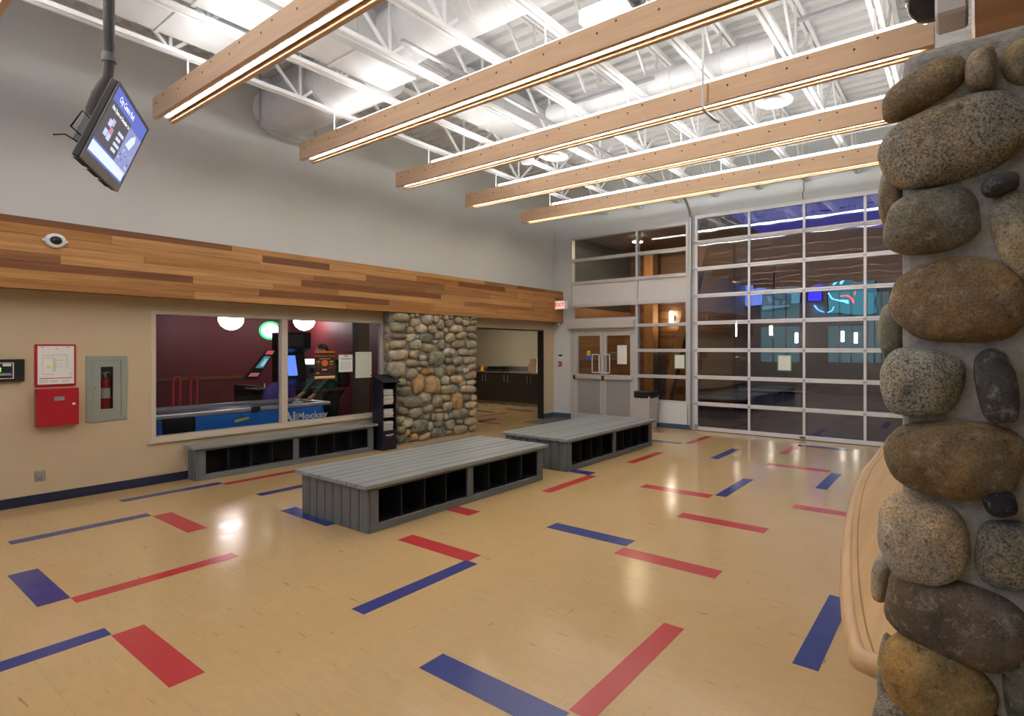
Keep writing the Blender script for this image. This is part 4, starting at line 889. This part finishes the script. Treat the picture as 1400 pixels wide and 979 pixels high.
o = MB().box(AX0 + .001, AX0 + .03, 2.2, 6.2, .95, 1.02).build('trim_3', mat('games_rail_wood', (.25, .11, .04), .5)); structure(o, 'brown chair rail on the maroon wall', 'trim')
for u, v, lb in ((316, 437, 'left'), (416, 439, 'right')):
    p = onx(u, v, -14.0); g = thing('globe_lamp', (p.x, p.y, 2.3), 'glowing white globe lamp at the %s in the games room' % lb, 'lamp', 'games-room globe lamps')
    bm = MB().lathe((p.x, p.y, p.z), [(.02, -.235), (.1, -.21), (.18, -.14), (.225, -.04), (.225, .05), (.18, .14), (.1, .2), (.03, .22)], 24).build('globe', emit('globe_glow', (1, .86, .88), 9.0), g, True)
    MB().tube([(p.x, p.y, p.z + .2), (p.x, p.y, AZ)], .03, 8).build('stem', m_black, g)
gl_ = thing('ceiling_panel_light', (-9.4, 5.5, 2.72), 'small unseen fill panel added in the games room near the stone pillar, above the window head', 'ceiling light'); box('frame', -9.6, -9.1, 5.2, 5.8, 2.72, 2.749, m_white, gl_); box('diffuser', -9.55, -9.15, 5.25, 5.75, 2.714, 2.72, emit('games_fill_panel', (1, .85, .75), 4.5), gl_)  # added unseen lamp, brightens the taupe column end of the room
gl_ = thing('ceiling_panel_light', (-9.6, 3.4, 2.72), 'long unseen fill panel added in the games room over the air hockey table, above the window head', 'ceiling light'); box('frame', -9.55, -9.15, 2.6, 4.2, 2.72, 2.749, m_white, gl_); box('diffuser', -9.5, -9.2, 2.65, 4.15, 2.714, 2.72, emit('games_fill_panel', (1, .85, .75), 4.5), gl_)  # another added fill light out of view, lifts the dark games room
# air hockey table
ah = thing('air_hockey_table', (-9.9, 3.6, 0), 'blue air hockey table just inside the games-room window', 'game table')
hx0, hx1, hy0, hy1 = -10.55, -9.28, 2.42, 4.78
m_ahb = mat('hockey_blue_panel', (.02, .19, .75), .35, var=.2, vscale=3, stretch=(1, .5, 3)); m_rail = mat('silver_rail', (.5, .52, .6), .3, .6)
box('cabinet', hx0 + .06, hx1 - .04, hy0 + .12, hy1 - .12, .30, .74, mat('hockey_black', (.01, .011, .016), .35), ah)
for xa in (hx1 - .04, hx0 + .04):
    cv = [(2.96 + .06 * math.sin(t * 1.6) ** 2 - .07 * t, .32 + .425 * t) for t in [i / 8 for i in range(9)]]
    MB().prism([(xa, y, z) for y, z in cv] + [(xa, 3.50, .745), (xa, 3.50, .32)], (.02, 0, 0)).build('side_panel', m_ahb, ah)
    cv = [(4.64 + .055 * math.sin(math.pi * i / 8), .32 + .425 * i / 8) for i in range(9)]
    MB().prism([(xa, 3.505, .32)] + [(xa, y, z) for y, z in cv] + [(xa, 3.505, .745)], (.02, 0, 0)).build('side_panel', m_ahb, ah)
MXY = lambda y, z: frame4((hx1 - .0185, y, z), (0, 1, 0), (0, 0, 1))
m_hw = mat('hockey_white', (.85, .87, .9), .4)
text('lettering', 'Air', .22, MXY(4.19, .60), m_hw, ah, .002, bold=.007); text('lettering', 'Hockey', .15, MXY(4.50, .59), m_hw, ah, .002, bold=.004)
text('lettering', 'A', .30, MXY(2.46, .50), m_hw, ah, .002)
MB().prism([(hx1 - .0195, 3.42, .60), (hx1 - .0195, 3.60, .635), (hx1 - .0195, 3.60, .67), (hx1 - .0195, 3.42, .64)], (.002, 0, 0)).build('yellow_flash', mat('hockey_yellow', (.75, .7, .03), .4), ah)
box('corner_block', hx1 - .05, hx1 - .015, hy0, hy0 + .14, .28, .745, mat('hockey_grey_blue', (.10, .13, .24), .3), ah, bevel=.01)
MB().prism([(hx1 - .03, hy0 + .145, .28), (hx1 - .03, hy0 + .20, .28), (hx1 - .03, hy0 + .17, .745), (hx1 - .03, hy0 + .12, .745)], (.014, 0, 0)).build('side_flash', mat('hockey_bright_blue', (.02, .14, .60), .3), ah)
for x in (hx0 + .25, hx1 - .25):
    for y in (hy0 + .35, hy1 - .35): box('leg', x - .16, x + .16, y - .12, y + .12, 0, .30, m_black, ah, bevel=.01)
for a in ((hx1 - .11, hx1, hy0, hy1), (hx0, hx0 + .11, hy0, hy1), (hx0 + .11, hx1 - .11, hy0, hy0 + .11), (hx0 + .11, hx1 - .11, hy1 - .11, hy1)): box('top_rail', *a, .745, .80, m_rail, ah, bevel=.008)
box('playfield', hx0 + .11, hx1 - .11, hy0 + .11, hy1 - .11, .74, .752, mat('hockey_playfield', (.05, .06, .16), .25), ah)
box('score_unit', hx1 - .02, hx1 + .012, 3.62, 3.74, .735, .82, m_black, ah, bevel=.006)
MB().prism([(hx1 - .2, hy0 + .2, .8), (hx1 - .2, hy0 + .45, .98), (hx1 - .2, hy1 - .6, .98), (hx1 - .2, hy1 - .35, .8)], (.006, 0, 0)).build('clear_guard', m_glass, ah)
p = onx(425, 546, -9.8); o = MB().lathe((-9.36, 4.30, .801), [(.075, 0), (.075, .03), (.03, .035), (.025, .07), (.01, .08)], 16).build('hockey_mallet', mat('pale_green_plastic', (.5, .6, .55), .4), None, True, origin=(-9.36, 4.30, .8)); tag(o, 'pale air hockey mallet on the far table rail', 'mallet')
# dance machine rails
dm = thing('dance_machine', (-11.6, 3.6, 0), 'dance game platform with two red tube rails', 'arcade machine')
box('platform', -12.3, -10.75, 3.1, 4.0, 0, .14, m_black, dm, bevel=.01)
m_rtube = mat('red_tube', (.85, .10, .12), .2)
for y in (3.40, 3.63):
    MB().tube([(-11.5, y - .045, .14), (-11.5, y - .045, 1.16), (-11.5, y - .03, 1.205), (-11.5, y, 1.22), (-11.5, y + .03, 1.205), (-11.5, y + .045, 1.16), (-11.5, y + .045, .14)], .02, 10).build('rail', m_rtube, dm, True)
# slanted arcade machine
sm = thing('slant_arcade_machine', (-11.5, 4.55, 0), 'black arcade machine with slanted glowing picture panel', 'arcade machine')
MB().prism([(-11.9, 4.36, 0), (-11.9, 4.74, 0), (-11.9, 4.70, .98), (-11.9, 4.36, 1.02)], (.75, 0, 0)).build('cabinet', m_black, sm, bevel=.006)
P = [onx(u, v, -11.2) for u, v in ((366, 478), (377, 478.5), (352, 519), (333, 519))]
bk = MB().prism(P, (-.05, 0, 0)).build('picture_panel', mat('picture_dark', (.05, .03, .04), .3), sm)
def lerp4(a, b): return (P[0].lerp(P[1], a)).lerp(P[3].lerp(P[2], a), b) + Vector((.002, 0, 0))
def pq(a0, a1, b0, b1, nm, col, st): MB().prism([lerp4(a0, b0), lerp4(a1, b0), lerp4(a1, b1), lerp4(a0, b1)], (.002, 0, 0)).build('glow_art', emit(nm, col, st), bk)
pq(.1, .9, .03, .16, 'art_red', (.8, .12, .12), .5); pq(.2, .85, .22, .62, 'art_teal', (.12, .32, .45), .45); pq(.45, .8, .3, .55, 'art_pale', (.5, .8, .95), .8); pq(.15, .85, .78, .9, 'art_red2', (.6, .2, .2), .4)
MB().box(-11.3, -10.85, 4.3, 4.78, .96, .985).build('control_deck', mat('deck_grey', (.25, .24, .24), .3), sm); MB().tube([(-11.0, 4.5, .985), (-11.0, 4.5, 1.06)], .012, 8).build('joystick', m_white, sm)
for y in (4.38, 4.66): MB().lathe((-10.92, y, .985), [(.03, 0), (.03, .02)], 12).build('button', mat('red_button', (.6, .03, .02), .3), sm)
# lit round sign
p = onx(370, 452, -12.75); ls = thing('lit_round_sign', p, 'glowing green and white round sign above the slanted machine', 'sign')
MB().lathe(p, [(.2, -.03), (.2, .03)], 28, (1, -.5, 0)).build('case', emit('sign_green', (.08, .85, .35), .9), ls); MB().lathe(p + Vector((.032, -.016, .0)), [(.155, 0), (.155, .008)], 24, (1, -.5, 0)).build('face', emit('sign_white', (.85, 1, .92), 2.2), ls); MB().tube([p + Vector((0, 0, .19)), (p.x, p.y, AZ)], .02, 6).build('hanger', m_black, ls)
# tall black arcade cabinet
tc_ = thing('tall_arcade_cabinet', (-11.7, 5.35, 0), 'tall black arcade cabinet with blue screen beside the window mullion', 'arcade machine')
MB().prism([(-12.0, 5.04, 0), (-11.3, 5.04, 0), (-11.3, 5.04, .9), (-11.15, 5.04, .95), (-11.5, 5.04, 1.1), (-11.62, 5.04, 1.6), (-11.35, 5.04, 1.7), (-11.35, 5.04, 2.02), (-12.0, 5.04, 2.02)], (0, .42, 0)).build('body', m_black, tc_)
MB().obox((-11.555, 5.2, 1.36), (.006, 0, 0.001), (0, .085, 0), (-.055, 0, .2)).build('screen', emit('arcade_screen', (.10, .20, .85), 1.2), tc_)
MB().box(-11.349, -11.342, 5.04, 5.32, 1.74, 1.98).build('marquee', mat('marquee_grey', (.10, .09, .11), .3), tc_); MB().box(-11.18, -10.98, 5.06, 5.44, .9, .93).build('control_panel', m_black, tc_)
# purple seat
py = onx(381, 530, -10.74).y; st_ = thing('driving_seat', (-10.74, py, 0), 'purple moulded game seat behind the air hockey table', 'seat')
vs = MB().lathe((0, 0, .62), [(.05, 0), (.3, .02), (.34, .15), (.31, .34), (.2, .45), (.05, .48)], 20)
vs.v = [(-10.70 + x * .28, py + y * .82, z) for x, y, z in vs.v]; vs.build('backrest', mat('purple_vinyl', (.07, .035, .33), .35), st_, True)
MB().box(-10.84, -10.62, py - .15, py + .15, 0, .62).build('pedestal', m_black, st_, bevel=.02)
# change machine
cm = thing('change_machine', (-12.3, 5.9, 0), 'grey change machine with lit header behind the games-room poster', 'vending machine')
m_cmg = mat('machine_grey', (.25, .25, .28), .4)
box('body', -12.5, -12.0, 5.68, 6.12, .25, 1.36, m_cmg, cm, bevel=.01); box('stand', -12.45, -12.05, 5.75, 6.05, 0, .25, m_black, cm); box('lit_header', -12.3, -11.99, 5.74, 6.06, 1.37, 1.47, emit('header_light', (.8, .95, 1), 1.8), cm)
for y, z in ((5.75, 1.18), (5.9, 1.18), (5.9, 1.0)): box('coin_panel', -12.0, -11.99, y, y + .09, z, z + .1, mat('coin_blue', (.03, .03, .12), .3), cm)
text('lettering', 'Change', .13, frame4((-11.997, 5.9, .75), (0, 1, 0), (0, 0, 1)), m_black, cm)
structure(box('trim_4', AX0 + .001, AX0 + .02, -1.4, 3.1, .95, 1.0, mat('games_rail_wood', (.25, .11, .04), .5)), 'brown rail on the left part of the maroon wall', 'trim')

# ================================================================== PERSON AT THE AIR HOCKEY TABLE
def skin_body(name, joints, edges, m, parent, sub=2):
    org = ORG[parent]; me = bpy.data.meshes.new(name); idx = {k: i for i, k in enumerate(joints)}
    me.from_pydata([Vector(v[0]) - org for v in joints.values()], [(idx[a], idx[b]) for a, b in edges], [])
    o = bpy.data.objects.new(name, me); link(o, parent); ORG[o] = org
    md = o.modifiers.new('skin', 'SKIN'); md.use_smooth_shade = True
    for k, v in joints.items():
        sv = me.skin_vertices[0].data[idx[k]]; r = v[1]; sv.radius = r if isinstance(r, tuple) else (r, r); sv.use_root = (idx[k] == 0)
    s = o.modifiers.new('sub', 'SUBSURF'); s.levels = s.render_levels = sub
    me.materials.append(m); return o
bx, by = -9.72, 4.98
pe = thing('person', (bx, by, 0), 'person in green jacket with black backpack leaning on the air hockey table', 'person')
m_skin = mat('skin', (.48, .28, .20), .5, var=.03); m_green = mat('green_jacket', (.005, .10, .055), .6, var=.15); m_jean = mat('dark_trousers', (.012, .014, .022), .8); m_hair = mat('dark_hair', (.015, .010, .008), .5)
J = {'hip': ((bx, by + .04, .95), (.15, .12)), 'waist': ((bx, by + .02, 1.10), (.14, .11)), 'chest': ((bx, by - .04, 1.33), (.17, .125)), 'neckb': ((bx, by - .06, 1.48), (.09, .08)), 'neck': ((bx, by - .08, 1.54), .055),
 'sl': ((bx + .17, by - .05, 1.43), .075), 'el': ((bx + .23, by - .13, 1.16), .055), 'wl': ((bx + .21, by - .36, .92), .036), 'sr': ((bx - .17, by - .05, 1.43), .075), 'er': ((bx - .23, by - .13, 1.16), .055), 'wr': ((bx - .16, by - .36, .93), .036),
 'hl': ((bx + .09, by + .04, .88), .10), 'kl': ((bx + .10, by + .02, .50), .072), 'al': ((bx + .10, by + .06, .09), .048), 'hr': ((bx - .09, by + .04, .88), .10), 'kr': ((bx - .10, by + .02, .50), .072), 'ar': ((bx - .10, by + .06, .09), .048)}
ED = [('hip', 'waist'), ('waist', 'chest'), ('chest', 'neckb'), ('neckb', 'neck'), ('chest', 'sl'), ('sl', 'el'), ('el', 'wl'), ('chest', 'sr'), ('sr', 'er'), ('er', 'wr'), ('hip', 'hl'), ('hl', 'kl'), ('kl', 'al'), ('hip', 'hr'), ('hr', 'kr'), ('kr', 'ar')]
up = [k for k in J if k not in ('hl', 'kl', 'al', 'hr', 'kr', 'ar')]
skin_body('jacket', {k: J[k] for k in up}, [e for e in ED if e[0] in up and e[1] in up], m_green, pe)
lo = {'hip2': ((bx, by + .04, .98), (.145, .115)), **{k: (J[k][0], J[k][1]) for k in ('hl', 'kl', 'al', 'hr', 'kr', 'ar')}}
skin_body('trousers', lo, [('hip2', 'hl'), ('hl', 'kl'), ('kl', 'al'), ('hip2', 'hr'), ('hr', 'kr'), ('kr', 'ar')], m_jean, pe)
hc = Vector((bx, by - .13, 1.66))
def head_mesh():
    bm = bmesh.new(); bmesh.ops.create_uvsphere(bm, u_segments=20, v_segments=14, radius=1); vs = []
    for v in bm.verts:
        x, y, z = v.co; sx_ = .075 * (1 - .22 * max(0, -z)); sy_ = .095 * (1 - .12 * max(0, -z)); vs.append(hc + Vector((x * sx_, y * sy_, z * .118)))
    fs = [tuple(v.index for v in f.verts) for f in bm.faces]; bm.free(); return MB().add(vs, fs)
head_mesh().tube([(bx, by - .07, 1.50), (bx, by - .10, 1.6)], .05, 12).build('head', m_skin, pe, True)
fy = hc.y - .093
MB().prism([(bx - .012, fy + .005, 1.645), (bx + .012, fy + .005, 1.645), (bx, fy - .018, 1.642), (bx, fy + .0, 1.69)], (0, 0, .004)).build('nose', m_skin, pe, True)
for s in (-1, 1):
    MB().lathe((bx + s * .03, fy + .012, 1.675), [(.011, -.01), (.011, .003), (.005, .006)], 10, (0, -1, 0)).build('eye', m_white, pe)
    MB().lathe((bx + s * .076, hc.y + .01, 1.655), [(.022, -.006), (.026, .004), (.015, .012)], 10, (s, 0, 0)).build('ear', m_skin, pe, True)
MB().box(bx - .022, bx + .022, fy + .008, fy + .014, 1.60, 1.607).build('mouth', mat('lips', (.35, .12, .1), .5), pe)
hv = []
bm = bmesh.new(); bmesh.ops.create_uvsphere(bm, u_segments=20, v_segments=14, radius=1)
hv = [hc + Vector((v.co.x * .083, v.co.y * .103 + .012, max(v.co.z, -.35 if v.co.y > .1 else .28) * .126 + .004)) for v in bm.verts]; hf = [tuple(v.index for v in f.verts) for f in bm.faces]; bm.free()
MB().add(hv, hf).build('hair', m_hair, pe, True)
for s, k in ((1, 'wl'), (-1, 'wr')):              # hands resting on the rail, five fingers each
    w_ = Vector(J[k][0]); mb = MB(); pc = w_ + Vector((0, -.07, -.075)); mb.tube([w_ + Vector((0, .03, .02)), w_ + Vector((0, -.02, -.03)), pc], [.026, .03, .036], 10)
    for fi, (dx, L) in enumerate(((-.03, .062), (-.01, .075), (.01, .07), (.03, .055))): q = pc + Vector((dx, -.01, -.006)); mb.tube([q, q + Vector((dx * .2, -L * .55, .006)), q + Vector((dx * .25, -L, -.014))], [.0095, .009, .007], 8)
    q = pc + Vector((-s * .03, .025, .0)); mb.tube([q, q + Vector((-s * .025, -.02, -.004)), q + Vector((-s * .032, -.05, -.012))], [.011, .010, .008], 8)
    mb.build('hand', m_skin, pe, True)
for s in (-1, 1): MB().box(bx + s * .10 - .048, bx + s * .10 + .048, by - .13, by + .13, 0, .085).build('shoe', m_black, pe, bevel=.03, seg=2)
MB().box(bx - .17, bx + .17, by + .10, by + .30, 1.0, 1.50).build('backpack', mat('black_nylon', (.010, .010, .012), .6), pe, bevel=.06, seg=3)
for s in (-1, 1): MB().tube([(bx + s * .1, by + .12, 1.46), (bx + s * .11, by + .0, 1.52), (bx + s * .11, by - .16, 1.42), (bx + s * .12, by - .12, 1.18), (bx + s * .13, by + .12, 1.06)], .02, 8).build('strap', mat('black_nylon', (.010, .010, .012), .6), pe, True)

# ================================================================== OUTSIDE, BEYOND THE GLASS
structure(box('ground_outside', -16, 10, YB + .16, 30, -.15, -.02, mat('dark_paving', (.075, .065, .062), .7, var=.12, vscale=5)), 'dark paving outside the glass door', 'ground')
m_pl = wood('outside_cladding_wood', None, .5, 'X', .4)
ow = thing('porch_wall', (-8, 13.2, 0), 'brown plank porch wall outside the storefront', 'wall')
box('core', -15, -5.4, 13.3, 13.5, -.02, 4.6, mat('porch_core', (.06, .03, .015), .7), ow)
for i in range(23): z = -.02 + i * .2; box('plank', -15, -5.4, 13.27 - .004 * (i % 2), 13.3, z, z + .196, m_pl, ow, color=[(.17, .07, .025), (.20, .085, .03), (.14, .055, .02), (.22, .10, .035)][(i * 7) % 4])
for i in range(23): z = -.02 + i * .2; box('plank', XLo + .101, XLo + .13 + .004 * (i % 2), YB + .17, 13.26, z, z + .196, wood('outside_cladding_wood_side', None, .5, 'Y', .4), ow, color=[(.30, .14, .045), (.34, .16, .05), (.27, .12, .04), (.36, .18, .06)][(i * 5) % 4] if i < 14 else (.035, .034, .032))  # top boards get dark colour in place of shade, keeping upper panes dim
box('side_core', XLo, XLo + .1, YB + .17, 13.3, 2.86, 4.59, mat('porch_core', (.06, .03, .015), .7), ow)
def sconce(u, v, y, h, label, st=22):
    p = ony(u, v, y); s = thing('wall_lamp', p, label, 'lamp', 'outside wall lamps')
    MB().lathe(p - Vector((0, 0, h / 2)), [(.045, 0), (.06, .02), (.06, h - .02), (.045, h)], 14).build('tube', emit('sconce_glow_%d' % st, (1, .88, .68), st), s, True)
    MB().box(p.x - .05, p.x + .05, p.y + .06, p.y + .12, p.z - .08, p.z + .08).build('bracket', m_dsteel, s)
    return p
sconce(918, 435, 13.14, .40, 'tall glowing lamp on the porch wall seen through the storefront')
sconce(1005, 449, 16.6, .55, 'tall glowing lamp seen through the first column of the sectional door')
sconce(972, 461, 15.2, .18, 'small glowing lamp low in the first column of the sectional door')
sconce(799, 441, 13.14, .22, 'small glowing lamp seen above the entrance doors')
for u, v in ((1054, 452), (1089, 462), (1152, 460), (1170, 462)): sconce(u, v, 19.7, .38, 'small distant lamp at %s in the sectional door' % {1054: 'the second column', 1089: 'the third column stile', 1152: 'the third column, left', 1170: 'the third column, right'}[u], 14)
pl_ = thing('porch_fill_lamp', (-7.4, 11.6, 4.55), 'round warm fill lamp added under the porch roof, unseen above the frame', 'lamp'); MB().lathe((-7.4, 11.6, 4.52), [(.14, 0), (.16, .02), (.16, .079)], 18).build('trim_ring', m_white, pl_, True); MB().lathe((-7.4, 11.6, 4.512), [(.13, 0), (.13, .007)], 18).build('lens', emit('porch_fill_glow', (1, .78, .5), 240), pl_)  # unseen lamp added to warm and brighten the planks and timbers outside
for u0, v0_, u1, v1_, c, lb in ((796.5, 469, 805, 487, (.55, .85, .6), 'pale green backlit board seen through the left entrance door'), (832, 476, 843, 496, (.08, .5, .38), 'teal backlit board seen through the right entrance door')):
    a, b = ony(u0, v0_, 13.2), ony(u1, v1_, 13.2); o = thing('backlit_board', ((a.x + b.x) / 2, 13.2, b.z), lb, 'sign'); box('case', a.x - .04, b.x + .04, 13.2, 13.26, b.z - .04, a.z + .04, m_black, o); box('face', a.x, b.x, 13.194, 13.2, b.z, a.z, emit('board_%d' % int(u0), c, .9), o)
# leaning timber posts
def post(a, b, w_, label):
    o = MB().bar(a, b, w_).build('timber_post', wood('timber_wood', (.36, .165, .05), .5, 'Z', .35), origin=(a[0], a[1], 0)); tag(o, label, 'post', 'porch timbers')
a, b = ony(912, 545, 12.6), ony(938, 440, 12.6); dd = (b - a) / (b.z - a.z); a = a + dd * (-.02 - a.z); b = a + dd * 4.5
post(a, b, .24, 'leaning timber post outside the storefront'); x = ony(795, 500, 12.4).x; post((x, 12.4, -.02), (x, 12.4, 4.5), .26, 'upright timber post outside the left entrance door')
x = ony(890, 500, 12.9).x; post((x, 12.9, -.02), (x, 12.9, 4.5), .3, 'upright timber post outside the storefront beside the doors')
o = box('porch_roof', -15.5, -4.6, YB + .17, 14.2, 4.6, 4.75, wood('porch_soffit_wood', (.16, .07, .03), .6, 'X', .3)); structure(o, 'brown wooden porch roof outside the storefront', 'roof')
# dark slatted bike rack and planter shapes
fr = thing('slatted_screen', (-6.4, 12.2, -.02), 'dark slatted metal screen outside the storefront', 'screen panel')
xa = ony(893, 500, 12.0).x; xb = ony(910, 500, 12.0).x
MB().box(xa, xb, 12.0, 12.04, -.02, .06).box(xa, xb, 12.0, 12.04, 1.5, 1.55).build('rail', m_dsteel, fr)
for k in range(8): x = xa + .02 + (xb - xa - .04) * k / 7; box('slat', x - .012, x + .012, 12.0, 12.03, .06, 1.5, m_dsteel, fr)
pb = thing('dark_kiosk', (ony(985, 540, 14).x, 14, -.02), 'dark box kiosk outside the sectional door', 'kiosk')
x = ony(980, 540, 14).x; box('body', x - .75, x + .75, 13.8, 14.4, -.02, 1.35, mat('kiosk_dark', (.02, .018, .018), .6), pb, bevel=.02); box('roof', x - .85, x + .85, 13.7, 14.5, 1.351, 1.45, m_black, pb)
bh = thing('outdoor_bench', (ony(1060, 545, 15).x, 15, -.02), 'dark low bench outside the sectional door', 'bench'); x = ony(1060, 545, 15).x
box('seat', x - 1, x + 1, 14.8, 15.2, .40, .46, m_black, bh, bevel=.01)
for dx in (-.85, .85): box('leg', x + dx - .05, x + dx + .05, 14.85, 15.15, -.02, .40, m_black, bh)
# small tree in a pot
tx = ony(972, 500, 15.8).x; tre = thing('potted_tree', (tx, 15.8, -.02), 'small leafy tree outside the first column of the sectional door', 'tree')
MB().lathe((tx, 15.8, -.02), [(.2, 0), (.28, .45), (.26, .46)], 16).build('pot', m_black, tre, True); MB().tube([(tx, 15.8, .4), (tx + .05, 15.8, 1.2), (tx - .03, 15.8, 2.2)], [.05, .04, .02], 8).build('trunk', mat('bark', (.09, .055, .03), .8), tre, True)
random.seed(2); mb = MB()
for i in range(420):
    q = Vector((random.gauss(0, 1), random.gauss(0, 1), random.gauss(0, 1))).normalized() * random.uniform(.3, 1); c = Vector((tx, 15.8, 2.3)) + Vector((q.x * .62, q.y * .6, q.z * .6)); d_ = Vector((random.uniform(-1, 1), random.uniform(-1, 1), random.uniform(-.6, .6))).normalized() * .09; e_ = d_.cross(Vector((random.random(), random.random(), 1))).normalized() * .035
    mb.add([c - d_, c + e_, c + d_, c - e_], [(0, 1, 2, 3)])
fo = mb.build('foliage', mat('leaf_green', (.04, .10, .015), .6, var=.3), tre); fo['kind'] = 'stuff'
# building across the yard
ob = thing('building_across', (-1, 20, -.02), 'brown gabled building across the yard behind the sectional door', 'building')
A = ony(940, 277, 20); B_ = ony(1035, 319, 20); C_ = ony(1230, 310, 20)
MB().prism([(-14, 20, -.02), (12, 20, -.02), (12, 20, C_.z - 1), (C_.x, 20, C_.z), (B_.x, 20, B_.z), (A.x, 20, A.z), (-14, 20, A.z + 2)], (0, .3, 0)).build('wall', mat('brown_siding', (.11, .065, .045), .7, var=.08), ob)
m_wlit = emit('lit_window_teal', (.10, .30, .36), .35)
for k, (u0, u1, v0_, v1_) in enumerate(((1040, 1092, 398, 440), (1040, 1092, 447, 495), (1132, 1180, 400, 438), (1132, 1180, 446, 496), (1186, 1215, 400, 496))):
    a, b = ony(u0, v0_, 19.9), ony(u1, v1_, 19.9)
    w_ = box('window', a.x, b.x, 19.94, 20.0, b.z, a.z, m_wlit, ob)
    n = 3
    for i in range(1, n): xx = a.x + (b.x - a.x) * i / n; box('mullion', xx - .03, xx + .03, 19.92, 19.94, b.z, a.z, m_dsteel, w_)

# ================================================================== SIGNS ON THE WALL BEHIND THE CAMERA (they show in the reflections)
RYW = YR + .02; my = 2 * (YB - .03) - RYW
def mir(u, v): p = ony(u, v, my); return p.x, min(p.z, 5.3)
def rsign(u0, u1, v0_, v1_, m, label, name='backlit_menu'):
    (x0, z1), (x1, z0) = mir(u0, v0_), mir(u1, v1_); o = thing(name, ((x0 + x1) / 2, RYW, z0), label, 'sign'); box('case', x0, x1, RYW - .015, RYW + .05, z0, z1, m_black, o); box('face', x0 + .05, x1 - .05, RYW + .05, RYW + .056, z0 + .05, z1 - .05, m, o); return o
rsign(1012, 1056, 390, 416, emit('menu_blue', (.20, .32, 1.0), 3.5), 'blue lit display on the wall behind the camera', 'wall_display')
rsign(1058, 1096, 384, 416, emit('menu_teal', (.16, .40, .6), 2), 'teal backlit menu board behind the camera'); rsign(1104, 1126, 376, 412, emit('menu_violet', (.06, .05, 1.0), 5), 'violet lit panel behind the camera')
rsign(1133, 1200, 382, 430, emit('menu_teal2', (.10, .34, .45), 2), 'wide teal panel behind the neon sign, behind the camera')
ns = thing('neon_sign', (mir(1150, 420)[0], RYW, mir(1150, 420)[1]), 'blue and red neon sign behind the camera', 'sign')
m_nb = emit('neon_blue', (.10, .35, 1.0), 16); m_nr = emit('neon_red', (1.0, .06, .05), 12)
def neon(pts, m):
    P_ = [Vector((mir(u, v)[0], RYW + .10, mir(u, v)[1])) for u, v in pts]; MB().tube(P_, .028, 8).build('neon_tube', m, ns, True)
neon([(1141, 393), (1144, 384), (1146, 381), (1147, 385), (1143, 393)], m_nb); neon([(1150, 393), (1153, 384), (1156, 381), (1157, 385), (1151, 393)], m_nb)
neon([(1135, 402), (1140, 408), (1150, 412), (1160, 413)], m_nb); neon([(1133, 428), (1138, 426), (1142, 418)], m_nb); neon([(1113, 420), (1120, 426), (1127, 428)], m_nb); neon([(1149, 406), (1158, 407), (1166, 412)], m_nr); neon([(1169, 400), (1169, 407)], m_nr)
